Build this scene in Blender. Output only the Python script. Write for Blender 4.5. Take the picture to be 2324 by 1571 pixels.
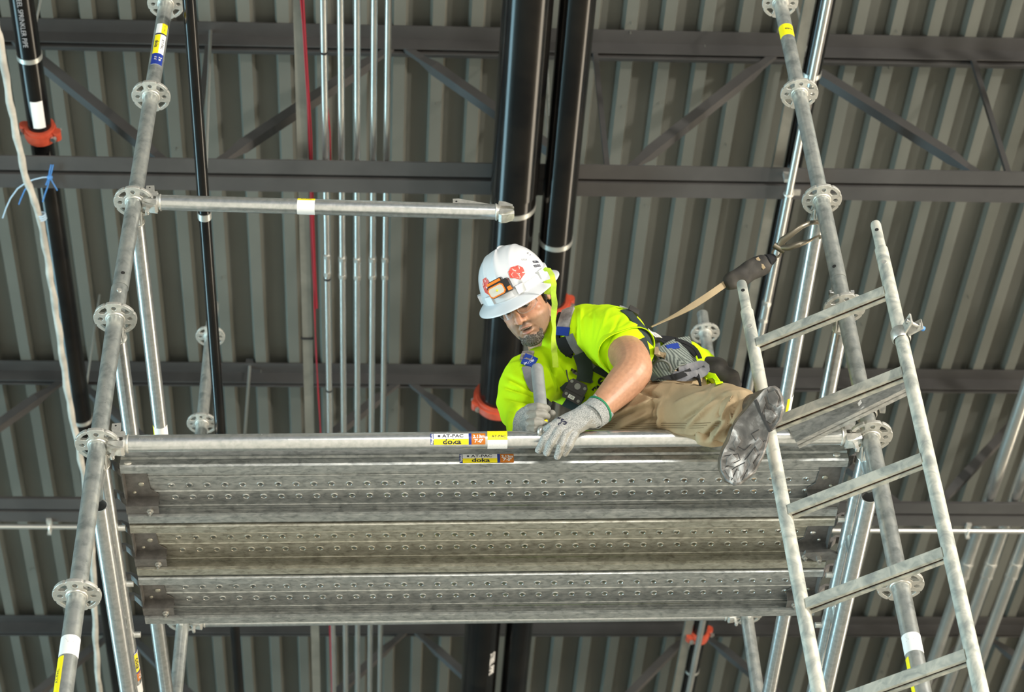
import bpy, bmesh, math, random
import numpy as np
from mathutils import Vector, Matrix, noise as mnoise
random.seed(7)
C = bpy.context.scene.collection
for o in list(bpy.data.objects): bpy.data.objects.remove(o)
PI = math.pi
# ------------------------------------------------------------------ camera
W, H, F = 2324., 1571., 4666.
LZ = 5.342                       # height of the main scaffold ledger above the floor
CAM = Vector((-0.197, -4.260, 1.600))
e_, y_, r_ = 0.766375, 0.064895, -0.051662
_f = Vector((math.sin(y_)*math.cos(e_), math.cos(y_)*math.cos(e_), math.sin(e_)))
_r = Vector((math.cos(y_), -math.sin(y_), 0)); _u = _r.cross(_f)
CR = _r*math.cos(r_) + _u*math.sin(r_)
CU = -_r*math.sin(r_) + _u*math.cos(r_)
CF = _f
cam_data = bpy.data.cameras.new('camera'); cam = bpy.data.objects.new('camera', cam_data); C.objects.link(cam)
cam.matrix_world = Matrix(((CR.x, CU.x, -CF.x, CAM.x), (CR.y, CU.y, -CF.y, CAM.y), (CR.z, CU.z, -CF.z, CAM.z), (0, 0, 0, 1)))
cam_data.sensor_width = 36; cam_data.lens = F/W*36; cam_data.clip_end = 200
cam_data.dof.use_dof = True; cam_data.dof.focus_distance = 5.7; cam_data.dof.aperture_fstop = 6.2
bpy.context.scene.camera = cam
vs = bpy.context.scene.view_settings
vs.view_transform = 'Standard'; vs.look = 'None'; vs.exposure = 0.0; vs.gamma = 1; vs.use_curve_mapping = False
# ------------------------------------------------------------------ daylight, work light and added lights
wd = bpy.data.worlds.new('world'); bpy.context.scene.world = wd; wd.use_nodes = True
wn = wd.node_tree.nodes; wn['Background'].inputs[0].default_value = (0.80, 0.93, 1.0, 1); wn['Background'].inputs[1].default_value = 0.20
def area(name, loc, target, sx, sy, power, col):
    l = bpy.data.lights.new(name, 'AREA'); l.shape = 'RECTANGLE'; l.size = sx; l.size_y = sy; l.energy = power; l.color = col
    o = bpy.data.objects.new(name, l); C.objects.link(o); o.location = loc
    o.rotation_euler = (Vector(target)-Vector(loc)).to_track_quat('-Z', 'Y').to_euler(); return o
TG = (0.2, 0.3, LZ)
area('daylight_bay_door_left', (-16.5, 0.5, 3.0), TG, 9, 3.6, 2600, (0.58, 0.90, 1.0))
area('daylight_bay_door_left_rear', (-16.4, 13.5, 2.8), (0, 9, 4), 10, 4.4, 1200, (0.50, 0.86, 1.0))
area('warm_streak_light', (16.4, 13.5, 2.8), (0, 9, 4), 10, 4.4, 1050, (1.0, 0.86, 0.66))  # added for the warm streaks along pipes and tubes
area('daylight_bay_door_right', (16.5, -1.5, 3.0), TG, 9, 3.6, 2000, (1.0, 0.83, 0.62))
area('front_key_light', (2.2, -11.5, 3.6), TG, 4, 3, 560, (1.0, 0.97, 0.90))  # soft key added behind the camera to light the worker
sn_ = bpy.data.lights.new('sun', 'SUN'); sn_.energy = 5.0; sn_.angle = .01; sn_.color = (1.0, .93, .82)
so_ = bpy.data.objects.new('sun', sn_); C.objects.link(so_); so_.location = (6, -20, 16)
so_.rotation_euler = Vector((-.22, .74, -.64)).to_track_quat('-Z', 'Y').to_euler()       # reaches only the floor under the open front
area('work_light', (6.6, -4.6, 5.6), TG, .45, .45, 780, (1.0, 0.95, 0.86))

# ------------------------------------------------------------------ pixel helpers
def ray(px, py): return CR*((px-W/2)/F) - CU*((py-H/2)/F) + CF
def PY(px, py, Y): d = ray(px, py); return CAM + d*((Y-CAM.y)/d.y)
def PZ(px, py, Z): d = ray(px, py); return CAM + d*((Z-CAM.z)/d.z)
def PD(px, py, D): return CAM + ray(px, py)*D          # D: depth along the view axis
def proj(P):
    q = Vector(P)-CAM; z = q.dot(CF); return (W/2+F*q.dot(CR)/z, H/2-F*q.dot(CU)/z)
PSI = 0.0244                                         # the building is turned a little against the scaffold
cps, sps = math.cos(PSI), math.sin(PSI)
def B(u, v, z): return Vector((u*cps - v*sps, u*sps + v*cps, z))
def toB(P): return (P.x*cps + P.y*sps, -P.x*sps + P.y*cps, P.z)
BU, BV = Vector((cps, sps, 0)), Vector((-sps, cps, 0)); UZ = Vector((0, 0, 1))
def S(x, y, z): return Vector((x, y, z+LZ))

# ------------------------------------------------------------------ materials
def newmat(name):
    m = bpy.data.materials.new(name); m.use_nodes = True; nt = m.node_tree
    return m, nt, nt.nodes['Principled BSDF']
def ramp(nt, fac, stops):
    r = nt.nodes.new('ShaderNodeValToRGB'); nt.links.new(fac, r.inputs[0])
    el = r.color_ramp.elements
    el[0].position, el[0].color = stops[0][0], (*stops[0][1], 1); el[1].position, el[1].color = stops[-1][0], (*stops[-1][1], 1)
    for p, c in stops[1:-1]: n = el.new(p); n.color = (*c, 1)
    return r.outputs[0]
def noise(nt, scale, detail=4, dist=0, vec=None, rough=.55):
    n = nt.nodes.new('ShaderNodeTexNoise'); n.inputs['Scale'].default_value = scale; n.inputs['Detail'].default_value = detail
    n.inputs['Distortion'].default_value = dist; n.inputs['Roughness'].default_value = rough
    if vec is None:
        tc = nt.nodes.new('ShaderNodeTexCoord'); vec = tc.outputs['Object']
    nt.links.new(vec, n.inputs['Vector']); return n.outputs[0]
def mapping(nt, scale, rot=(0, 0, 0)):
    tc = nt.nodes.new('ShaderNodeTexCoord'); m = nt.nodes.new('ShaderNodeMapping'); m.inputs['Scale'].default_value = scale
    m.inputs['Rotation'].default_value = rot
    nt.links.new(tc.outputs['Object'], m.inputs[0]); return m.outputs[0]
def bump(nt, b, fac, strength=.2, dist=.01):
    n = nt.nodes.new('ShaderNodeBump'); n.inputs['Strength'].default_value = strength; n.inputs['Distance'].default_value = dist
    nt.links.new(fac, n.inputs['Height']); nt.links.new(n.outputs[0], b.inputs['Normal'])
def flat(name, col, rough=.6, metal=0, coat=0, spec=None):
    m, nt, b = newmat(name); b.inputs['Base Color'].default_value = (*col, 1); b.inputs['Roughness'].default_value = rough
    b.inputs['Metallic'].default_value = metal; b.inputs['Coat Weight'].default_value = coat
    if spec is not None: b.inputs['Specular IOR Level'].default_value = spec
    return m
def mottled(name, stops, scale, rough=(.35, .6), metal=.8, detail=5, dist=.4, b_=.05, vec=None, bd=.002):
    m, nt, b = newmat(name); v = mapping(nt, vec) if vec else None
    n = noise(nt, scale, detail, dist, v); nt.links.new(ramp(nt, n, stops), b.inputs['Base Color'])
    n2 = noise(nt, scale*2.3, 3); r = nt.nodes.new('ShaderNodeMapRange'); nt.links.new(n2, r.inputs[0])
    r.inputs[3].default_value, r.inputs[4].default_value = rough; nt.links.new(r.outputs[0], b.inputs['Roughness'])
    b.inputs['Metallic'].default_value = metal
    if b_: bump(nt, b, n, b_, bd)
    return m
g3 = lambda a, t=(1, 1, 1): tuple(a*k for k in t)
M = {}
M['galv'] = mottled('galvanised_tube', [(.3, g3(.52, (.95, 1, 1))), (.5, g3(.62, (.97, 1, .99))), (.7, g3(.70))], 70, (.20, .30), .85, b_=0, dist=.2)
M['galv_worn'] = mottled('galvanised_tube_worn', [(.32, (.34, .37, .37)), (.5, (.52, .55, .54)), (.66, (.62, .64, .61))], 30, (.24, .36), .78, dist=.3, b_=0)
M['cast'] = mottled('galvanised_casting', [(.3, (.50, .50, .47)), (.7, (.74, .73, .69))], 60, (.35, .5), .75, b_=.12)
M['plank'] = mottled('galvanised_plank', [(.3, (.26, .275, .27)), (.5, (.44, .455, .45)), (.7, (.58, .59, .57))], 75, (.26, .46), .75, dist=.6, vec=(.5, 1, 1), b_=0)
M['plank_old'] = mottled('weathered_plank', [(.3, (.24, .23, .19)), (.5, (.40, .39, .33)), (.7, (.53, .515, .45))], 75, (.3, .5), .7, dist=.6, vec=(.5, 1, 1), b_=0)
M['bracket'] = mottled('dark_plank_hook_steel', [(.3, (.14, .135, .13)), (.7, (.24, .23, .22))], 40, (.45, .6), .7)
M['ladder'] = mottled('ladder_galvanised', [(.35, (.31, .33, .31)), (.5, (.47, .48, .43)), (.62, (.60, .59, .52))], 20, (.5, .7), .45, dist=1.0, b_=.1)
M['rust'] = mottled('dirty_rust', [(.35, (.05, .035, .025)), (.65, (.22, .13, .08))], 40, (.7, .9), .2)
M['bolt'] = flat('bolt_steel', (.62, .61, .58), .3, .9)
M['deck'] = mottled('painted_roof_deck', [(.3, (.115, .118, .103)), (.7, (.145, .147, .128))], 1.1, (.45, .6), .0, b_=0)
M['primer'] = mottled('joist_primer', [(.3, (.048, .046, .046)), (.7, (.070, .067, .066))], 3, (.45, .6), .1, b_=0)
M['black'] = mottled('black_steel_pipe', [(.35, (.003, .003, .0035)), (.7, (.009, .008, .007))], 5, (.10, .2), .0, b_=.03)
M['black'].node_tree.nodes['Principled BSDF'].inputs['Specular IOR Level'].default_value = .38
M['emt'] = mottled('steel_conduit', [(.3, (.58, .58, .56)), (.7, (.74, .73, .69))], 4, (.20, .26), .85, b_=0)
M['band'] = flat('hanger_band_zinc', (.62, .63, .60), .35, .8)
M['red'] = mottled('red_coupling_paint', [(.3, (.38, .05, .025)), (.7, (.52, .085, .04))], 20, (.35, .5), 0, b_=.05)
M['wire'] = flat('red_wire_jacket', (.26, .010, .022), .5)
M['cable'] = mottled('grey_cable_jacket', [(.35, (.33, .32, .29)), (.65, (.52, .50, .45))], 9, (.5, .65), 0, b_=.1)
M['twine'] = flat('blue_twine', (.06, .22, .55), .6)
M['twine_pale'] = flat('faded_blue_twine', (.45, .60, .75), .6)
M['strut'] = mottled('painted_strut', [(.3, (.13, .125, .105)), (.7, (.20, .19, .16))], 6, (.55, .7), .2, b_=0)
M['floor'] = mottled('concrete_floor', [(.3, (.50, .48, .43)), (.7, (.60, .57, .51))], 1.3, (.5, .8), 0, b_=0)
M['wall'] = mottled('insulated_wall_panel', [(.3, (.30, .30, .28)), (.7, (.36, .36, .34))], .6, (.6, .8), 0, b_=0)
M['yellow'] = flat('sticker_yellow', (.90, .76, .01), .4)
M['white'] = flat('sticker_white', (.80, .80, .80), .4)
M['blue'] = flat('sticker_blue', (.012, .035, .26), .4)
M['orange'] = flat('sticker_orange', (.55, .16, .01), .4)
M['ink'] = flat('dark_print', (.015, .018, .04), .5)
M['grey_ink'] = flat('grey_print', (.30, .30, .32), .5)
M['hole'] = flat('dark_hole', (.01, .01, .01), .9)

# ------------------------------------------------------------------ mesh builder
class MB:
    def __init__(s): s.v = []; s.f = []
    def add(s, vs, fs):
        n = len(s.v); s.v += [Vector(p) for p in vs]; s.f += [tuple(n+i for i in f) for f in fs]; return s
    def ring(s, c, a, b, ra, rb, n):
        return [c + a*(ra*math.cos(2*PI*i/n)) + b*(rb*math.sin(2*PI*i/n)) for i in range(n)]
    def loft(s, rings, cap=True, close=False):
        n = len(rings[0]); vs = [p for r in rings for p in r]; fs = []
        for k in range(len(rings)-1):
            for i in range(n):
                j = (i+1) % n; fs.append((k*n+i, k*n+j, (k+1)*n+j, (k+1)*n+i))
        if close:
            k = len(rings)-1
            for i in range(n): j = (i+1) % n; fs.append((k*n+i, k*n+j, j, i))
        elif cap:
            fs.append(tuple(range(n))[::-1]); fs.append(tuple((len(rings)-1)*n+i for i in range(n)))
        return s.add(vs, fs)
    def tube(s, p0, p1, r, n=20, r2=None, cap=True):
        p0, p1 = Vector(p0), Vector(p1); d = (p1-p0).normalized(); a = d.orthogonal().normalized(); b = d.cross(a)
        return s.loft([s.ring(p0, a, b, r, r, n), s.ring(p1, a, b, r2 or r, r2 or r, n)], cap)
    def pipe(s, p0, p1, r, t, n=28):          # hollow tube, open ends
        p0, p1 = Vector(p0), Vector(p1); d = (p1-p0).normalized(); a = d.orthogonal().normalized(); b = d.cross(a); q = r-t
        return s.loft([s.ring(p0, a, b, r, r, n), s.ring(p1, a, b, r, r, n), s.ring(p1, a, b, q, q, n), s.ring(p0, a, b, q, q, n)], close=True)
    def path(s, pts, rad, n=12, cap=True, up=None, flatten=1.):
        pts = [Vector(p) for p in pts]; m = len(pts)
        if not hasattr(rad, '__len__'): rad = [rad]*m
        rings = []; a = None
        for k in range(m):
            t = (pts[min(k+1, m-1)]-pts[max(k-1, 0)]).normalized()
            if a is None: a = (Vector(up) if up is not None else t.orthogonal()); 
            a = (a - t*a.dot(t)).normalized(); b = t.cross(a)
            rings.append(s.ring(pts[k], a, b, rad[k]*flatten, rad[k], n))
        return s.loft(rings, cap)
    def box(s, c, ax, sz):                     # ax: 3 unit vectors, sz: full sizes
        c = Vector(c); x, y, z = [Vector(ax[i])*(sz[i]/2) for i in range(3)]
        vs = [c+x*i+y*j+z*k for k in (-1, 1) for j in (-1, 1) for i in (-1, 1)]
        return s.add(vs, [(0, 2, 3, 1), (4, 5, 7, 6), (0, 1, 5, 4), (2, 6, 7, 3), (0, 4, 6, 2), (1, 3, 7, 5)])
    def prism(s, poly, o, ax, d):              # polygon in plane (ax[0],ax[1]) extruded by d along ax[2], centred
        o = Vector(o); n = len(poly); x, y, z = [Vector(a) for a in ax]
        vs = [o+x*p[0]+y*p[1]-z*(d/2) for p in poly]+[o+x*p[0]+y*p[1]+z*(d/2) for p in poly]
        return s.add(vs, [tuple(range(n))[::-1], tuple(range(n, 2*n))]+[(i, (i+1) % n, n+(i+1) % n, n+i) for i in range(n)])
    def sweep(s, sec, p0, p1, x, y):           # open-section extrusion of closed polygon sec from p0 to p1
        p0, p1 = Vector(p0), Vector(p1); n = len(sec)
        r0 = [p0+x*a+y*b for a, b in sec]; r1 = [p1+x*a+y*b for a, b in sec]
        return s.loft([r0, r1])
    def ell(s, c, ax, r, nu=24, nv=14):
        c = Vector(c); x, y, z = [Vector(a) for a in ax]; rings = []
        for k in range(1, nv):
            t = PI*k/nv; rings.append([c+x*(r[0]*math.sin(t)*math.cos(2*PI*i/nu))+y*(r[1]*math.sin(t)*math.sin(2*PI*i/nu))-z*(r[2]*math.cos(t)) for i in range(nu)])
        n = len(s.v); s.loft(rings, cap=False); m = len(s.v); s.v += [c-z*r[2], c+z*r[2]]
        for i in range(nu):
            j = (i+1) % nu; s.f.append((m, n+j, n+i)); q = n+(nv-2)*nu; s.f.append((m+1, q+i, q+j))
        return s
    def torus(s, c, ax, R, r, n=32, m=10, squash=1., a0=0, a1=2*PI):
        c = Vector(c); x, y, z = [Vector(a) for a in ax]; rings = []; full = abs(a1-a0-2*PI) < 1e-6
        for k in range(n if full else n+1):
            t = a0+(a1-a0)*k/n; d = x*math.cos(t)+y*math.sin(t)
            rings.append([c+d*(R+r*math.cos(2*PI*i/m))+z*(r*squash*math.sin(2*PI*i/m)) for i in range(m)])
        return s.loft(rings, close=full)
    def mesh(s, name, off=None, smooth=35):
        me = bpy.data.meshes.new(name); off = off or Vector()
        me.from_pydata([tuple(p-off) for p in s.v], [], s.f); me.update()
        bm = bmesh.new(); bm.from_mesh(me); bmesh.ops.recalc_face_normals(bm, faces=bm.faces); bm.to_mesh(me); bm.free()
        if smooth:
            me.polygons.foreach_set('use_smooth', [True]*len(me.polygons)); me.set_sharp_from_angle(angle=math.radians(smooth))
        return me
    def build(s, name, mat, parent=None, smooth=35, loc=None):
        off = world_of(parent) if parent else Vector(loc) if loc is not None else Vector()
        o = bpy.data.objects.new(name, s.mesh(name, off, smooth)); C.objects.link(o)
        for m_ in (mat if isinstance(mat, (list, tuple)) else [mat]): o.data.materials.append(m_)
        if parent: o.parent = parent
        elif loc is not None: o.location = loc
        return o
WORLD = {}
def world_of(o):
    p = Vector()
    while o: p += o.location; o = o.parent
    return p
def tag(o, label=None, cat=None, group=None, kind=None):
    if label: o['label'] = label
    if cat: o['category'] = cat
    if group: o['group'] = group
    if kind: o['kind'] = kind
    return o
def thing(name, loc, label, cat, group=None):
    o = bpy.data.objects.new(name, None); C.objects.link(o); o.location = loc; o.empty_display_size = .05
    return tag(o, label, cat, group)
def inst(src, name, loc, parent, rot=None):
    """copy an object (shared mesh) to world place loc under parent"""
    o = src.copy(); o.name = name; C.objects.link(o); o.parent = parent
    o.location = Vector(loc)-(world_of(parent) if parent else Vector())
    if rot is not None: o.rotation_euler = rot
    return o
AX = (Vector((1, 0, 0)), Vector((0, 1, 0)), Vector((0, 0, 1)))
def curve_mesh(loops, depth, bevel=0):
    """filled 2-D outline with holes, extruded by depth: returns (verts, faces)"""
    cu = bpy.data.curves.new('tmp', 'CURVE'); cu.dimensions = '2D'; cu.fill_mode = 'BOTH'; cu.extrude = depth/2; cu.bevel_depth = bevel
    for lp in loops:
        sp = cu.splines.new('POLY'); sp.points.add(len(lp)-1); sp.use_cyclic_u = True
        for i, p in enumerate(lp): sp.points[i].co = (p[0], p[1], 0, 1)
    o = bpy.data.objects.new('tmp', cu); C.objects.link(o); bpy.context.view_layer.update()
    me = bpy.data.meshes.new_from_object(o.evaluated_get(bpy.context.evaluated_depsgraph_get()))
    v = [Vector(p.co) for p in me.vertices]; f = [tuple(p.vertices) for p in me.polygons]
    bpy.data.objects.remove(o); bpy.data.curves.remove(cu); bpy.data.meshes.remove(me)
    return v, f
_tc = {}
def text_mesh(s, size, align='CENTER', sx=1., bold=0.0):
    key = (s, size, align, sx, bold)
    if key in _tc: return _tc[key]
    cu = bpy.data.curves.new('t', 'FONT'); cu.body = s; cu.size = size; cu.align_x = align; cu.align_y = 'CENTER'; cu.offset = bold; cu.resolution_u = 3
    o = bpy.data.objects.new('t', cu); C.objects.link(o); bpy.context.view_layer.update()
    me = bpy.data.meshes.new_from_object(o.evaluated_get(bpy.context.evaluated_depsgraph_get()))
    v = [Vector((p.co.x*sx, p.co.y, 0)) for p in me.vertices]; f = [tuple(p.vertices) for p in me.polygons]
    bpy.data.objects.remove(o); bpy.data.curves.remove(cu); bpy.data.meshes.remove(me)
    _tc[key] = (v, f); return v, f
class Wrap:
    """places flat artwork (u along, w across) on a tube of radius r"""
    def __init__(s, o, axis, face, r):
        s.o = Vector(o); s.a = Vector(axis).normalized(); f = Vector(face); s.n = (f-s.a*f.dot(s.a)).normalized(); s.b = s.n.cross(s.a); s.r = r
    def __call__(s, u, w, h=0):
        t = w/s.r; return s.o + s.a*u + (s.n*math.cos(t)+s.b*math.sin(t))*(s.r+h)
class Flat:
    def __init__(s, o, x, y): s.o = Vector(o); s.x = Vector(x).normalized(); y = Vector(y); s.y = (y-s.x*y.dot(s.x)).normalized(); s.n = s.x.cross(s.y)
    def __call__(s, u, w, h=0): return s.o+s.x*u+s.y*w+s.n*h
def patch(wr, u0, u1, w0, w1, h, name, mat, parent, nw=10, th=.0004):
    mb = MB(); ws = [w0+(w1-w0)*i/nw for i in range(nw+1)]
    sec = lambda u: [wr(u, w, h) for w in ws]+[wr(u, w, h-th*1.5) for w in ws[::-1]]
    mb.loft([sec(u0), sec(u1)]); return mb.build(name, mat, parent, smooth=40)
def letter(wr, s, u, w, size, h, name, mat, parent, rot=0, sx=1., bold=0., align='CENTER'):
    v, f = text_mesh(s, size, align, sx, bold); c, q = math.cos(rot), math.sin(rot)
    mb = MB().add([wr(u+p.x*c-p.y*q, w+p.x*q+p.y*c, h) for p in v], f); return mb.build(name, mat, parent, smooth=0)
# ================================================================== building
ZD = 10.33                                            # underside of the roof deck ribs
def structure(o, label=None): o['kind'] = 'structure'; return o
mb = MB(); mb.box((0, 4, -.05), AX, (44, 44, .1)); structure(mb.build('floor', M['floor']))
# walls with open bay doors (outside the frame, they shape the daylight)
mb = MB(); mb.box(B(0, 26.1, 5.3), (BU, BV, UZ), (34, .2, 10.6)); structure(mb.build('wall_back', M['wall']))
for nm, u in (('wall_left', -16.9), ('wall_right', 16.9)):
    mb = MB()
    mb.box(B(u, 9, 7.9), (BU, BV, UZ), (.2, 34, 5.4)); 
    for v0, v1 in ((-8, -5), (5.5, 8), (19, 26)): mb.box(B(u, (v0+v1)/2, 2.6), (BU, BV, UZ), (.2, v1-v0, 5.2))
    structure(mb.build(nm, M['wall']))
def deck_section(u0, u1, z, dz=.076):
    pts = []; u = u0; p = .2032
    while u < u1: pts += [(u, z), (u+.062, z), (u+.080, z+dz), (u+.2032-.018, z+dz)]; u += p
    return pts
def deck(v0, v1, z, nm):
    sec = deck_section(-16.5, 16.5, z); n = len(sec)
    mb = MB(); vs = [B(a, v0, b) for a, b in sec]+[B(a, v1, b) for a, b in sec]+[B(a, v0, b+.0015) for a, b in sec]+[B(a, v1, b+.0015) for a, b in sec]
    fs = [(i, i+1, n+i+1, n+i) for i in range(n-1)]+[(2*n+i, 3*n+i, 3*n+i+1, 2*n+i+1) for i in range(n-1)]
    fs += [(i, 2*n+i, 2*n+i+1, i+1) for i in range(n-1)]+[(n+i, n+i+1, 3*n+i+1, 3*n+i) for i in range(n-1)]
    mb.add(vs, fs)
    return mb
seam = toB(PZ(2094, 822, ZD))[1]
m1 = deck(-8, seam, ZD-.004, 'a'); m2 = deck(seam-.05, 26, ZD, 'b'); 
mm = MB(); mm.add(m1.v, m1.f); mm.add(m2.v, m2.f)
# screw tips poking through the deck
rs = random.Random(3)
for k in range(46):
    P = PZ(rs.uniform(40, 2300), rs.uniform(0, 1540), ZD-.004); ub, vb, _ = toB(P)
    ub = -16.5+round((ub+16.5)/.2032)*.2032+.03; Q = B(ub, vb, ZD-.004); mm.tube(Q+Vector((0, 0, .02)), Q-Vector((0, 0, .028)), .003, 6)
o = mm.build('ceiling', M['deck'], smooth=0); structure(o)
# ---- open-web roof joists
cw = .089
def vplane(py, z): return toB(PZ(1162, py, z))[1]
V1 = vplane(120, ZD-cw); V2 = vplane(877, ZD-cw); V3 = vplane(1440, ZD-cw)
P = ray(1162, 405); P = CAM+P*((B(0, V1, 0).y-CAM.y)/P.y); ZB = P.z       # bottom face of the bottom chord
u0 = toB(PZ(905, 118, ZD-cw))[0]; PITCH = toB(PZ(1775, 128, ZD-cw))[0]-u0
print('joists', V1, V2, V3, ZB, PITCH)
def angle_bar(mb, p0, p1, side, leg, w=.05, t=.006):
    p0, p1 = Vector(p0), Vector(p1)
    sec = [(0, 0), (w, 0), (w, t), (t, t), (t, w), (0, w)]
    return mb.sweep(sec, p0, p1, side, leg)
def joist(v, uoff, label, u_lo=-12, u_hi=12):
    t = thing('roof_joist', B(0, v, ZD), label, 'roof joist', 'steel joists under the roof deck')
    gap = .013; th = .007
    for nm, z, s in (('top_chord', ZD-.005, -1), ('bottom_chord', ZB, 1)):
        for q in (-1, 1):
            mb = MB(); sec = [(q*gap, 0), (q*(gap+cw), 0), (q*(gap+cw), s*th), (q*(gap+th), s*th), (q*(gap+th), s*cw), (q*gap, s*cw)]
            mb.sweep(sec, B(-16.4, v, z), B(16.4, v, z), BV, UZ); mb.build(nm, M['primer'], t, smooth=0)
    zt, zb = ZD-cw+.02, ZB+cw-.03
    k = -8
    while uoff+k*PITCH < u_hi:
        ut = uoff+k*PITCH; ub = ut+PITCH/2; un = ut+PITCH
        if ut > u_lo:
            for a, b, q in ((ut+.04, ub-.10, 1), (un-.04, ub+.10, -1)):
                p0, p1 = B(a, v, zt), B(b, v, zb); d = (p1-p0).normalized(); side = d.cross(BV).normalized()*q
                mb = MB(); e = .22
                c0, c1 = p0+d*e, p1-d*e                      # crimped ends, open angle between
                mb.loft([[c0+BV*y+side*x for x, y in r] for c0, r in (
                    (p0, [(-.02, -.012), (.02, -.012), (.02, .012), (-.02, .012)]), (p0+d*.12, [(-.02, -.012), (.02, -.012), (.02, .012), (-.02, .012)]),
                    (c0, [(-.027, -.027), (.027, -.027), (.027, .027), (-.027, .027)]), (c1, [(-.027, -.027), (.027, -.027), (.027, .027), (-.027, .027)]),
                    (p1-d*.12, [(-.02, -.012), (.02, -.012), (.02, .012), (-.02, .012)]), (p1, [(-.02, -.012), (.02, -.012), (.02, .012), (-.02, .012)]))])
                mb.build('web_member', M['primer'], t, smooth=0)
            if (k % 2) == 1 or True:
                a, b = (ub+.02, ub+.02)
                mb = MB(); mb.box(B(a, v, (zt+zb)/2), (BU, BV, UZ), (.026, .026, zt-zb)); 
                if v == V1: mb.build('web_post', M['primer'], t, smooth=0)
        k += 1
    return t
joist(V1, u0, 'near dark steel joist crossing the picture above the helmet')
joist(V2, toB(PZ(918, 870, ZD-cw))[0], 'middle dark steel joist running behind the kneeling worker')
joist(V3, toB(PZ(932, 1440, ZD-cw))[0], 'far dark steel joist, mostly below the platform at the bottom')
# ---- pipes and conduits running with the deck flutes
zc = ZB+.089+.025
def run_uv(px, py, z): P = PZ(px, py, z); u, v, _ = toB(P); return u, v
VA, VB = -3.0, 24.
def band(P, axis, r, parent, name='hanger_band', w=.022, rod=True):
    axis = Vector(axis).normalized(); mb = MB(); mb.pipe(P-axis*w/2, P+axis*w/2, r+.003, .0025, 36); mb.build(name, M['band'], parent)
    if rod:
        mb = MB(); mb.tube(P+UZ*r, Vector((P.x, P.y, ZD+.03)), .006, 10); mb.build('hanger_rod', M['band'], parent)
def groove_coupling(P, axis, r, parent, turn=0.):
    axis = Vector(axis).normalized(); x = BU.cross(axis).cross(axis) if False else axis.cross(UZ).normalized(); z = x.cross(axis).normalized()
    c, s = math.cos(turn), math.sin(turn); x, z = x*c+z*s, -x*s+z*c
    mb = MB()
    for a, rr, w in ((-.028, 1.06, .012), (0, 1.16, .030), (.028, 1.06, .012)): mb.pipe(P+axis*(a-w/2-.004), P+axis*(a+w/2+.004), r*rr+.012, .012+r*(rr-1), 40)
    for q in (-1, 1):
        mb.box(P+x*q*(r+.022), (x, axis, z), (.036, .045, .044))
        mb.tube(P+x*q*(r+.026)-axis*.024, P+x*q*(r+.026)+axis*.024, .024, 14)
    o = mb.build('grooved_coupling', M['red'], parent)
    for q in (-1, 1):
        b = MB(); b.tube(P+x*q*(r+.028)-z*.045, P+x*q*(r+.028)+z*.045, .009, 6); b.tube(P+x*q*(r+.028)-z*.045, P+x*q*(r+.028)-z*.03, .015, 6); b.build('coupling_bolt', M['bolt'], o)
    return o
def pipe_run(name, px, py, z, r, mat, label, cat, group=None, va=VA, vb=VB):
    u, v = run_uv(px, py, z); t = thing(name, B(u, va, z), label, cat, group)
    mb = MB(); mb.tube(B(u, va, z), B(u, vb, z), r, 32); mb.build('pipe', mat, t); return t, u
def vat(u, z, py):                                    # v where the run crosses image row py
    lo, hi = -3., 24.
    for _ in range(50):
        m = (lo+hi)/2
        if proj(B(u, m, z))[1] < py: lo = m
        else: hi = m
    return (lo+hi)/2
# two large black pipes hung below the joists
z1 = ZB-.03-.112
t, u = pipe_run('black_pipe', 1152, 640, z1, .1095, M['black'], 'widest black pipe, directly behind the helmet', 'pipe', 'large black overhead pipes')
v = vat(u, z1, 430); mb = MB(); mb.pipe(B(u, VA, z1), B(u, v, z1), .1165, .007, 40); mb.build('pipe_sleeve', M['black'], t)
band(B(u, vat(u, z1, 462), z1), BV, .1095, t, w=.03)
groove_coupling(B(u, vat(u, z1, 905), z1), BV, .1095, t, .35)
wr = Wrap(B(u, 0, z1), BV, BU*.75-UZ-BV*0, .1095)
vv = vat(u, z1, 1480); letter(wr, 'STEEL PIPE', vv, .0, .05, .0012, 'pipe_marking', M['white'], t, bold=.001)
z2 = ZB-.03-.085
t, u = pipe_run('black_pipe', 1259, 560, z2, .084, M['black'], 'narrower black pipe to the right of the helmet with a silver band', 'pipe', 'large black overhead pipes')
band(B(u, vat(u, z2, 541), z2), BV, .084, t, w=.03)
groove_coupling(B(u, vat(u, z2, 690), z2), BV, .084, t, .2)
band(B(u, vat(u, z2, 1300), z2), BV, .084, t, w=.03)
# sprinkler pipe at left
z3 = ZB+.089+.06
t, u = pipe_run('sprinkler_pipe', 66, 120, z3, .057, M['black'], 'black sprinkler pipe at the far left with a red coupling', 'pipe')
band(B(u, vat(u, z3, 125), z3), BV, .057, t, w=.026); groove_coupling(B(u, vat(u, z3, 298), z3), BV, .057, t, -.3)
band(B(u, vat(u, z3, 948), z3), BV, .057, t, w=.026)
wr = Wrap(B(u, 0, z3), BV, BU*.2-UZ-BV*.6, .057)
letter(wr, 'STEEL SPRINKLER PIPE', vat(u, z3, 30), -.012, .032, .0012, 'pipe_marking', M['grey_ink'], t)
patch(wr, vat(u, z3, 215), vat(u, z3, 275), -.03, .03, .0012, 'pipe_tag', M['white'], t)
u_sp = u
# thin black pipe
z4 = 7.2
t, u = pipe_run('black_pipe', 463, 470, z4, .0225, M['black'], 'slender black pipe left of centre with a silver hanger ring', 'pipe')
band(B(u, vat(u, z4, 487), z4), BV, .0225, t, w=.03, rod=False)
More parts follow.
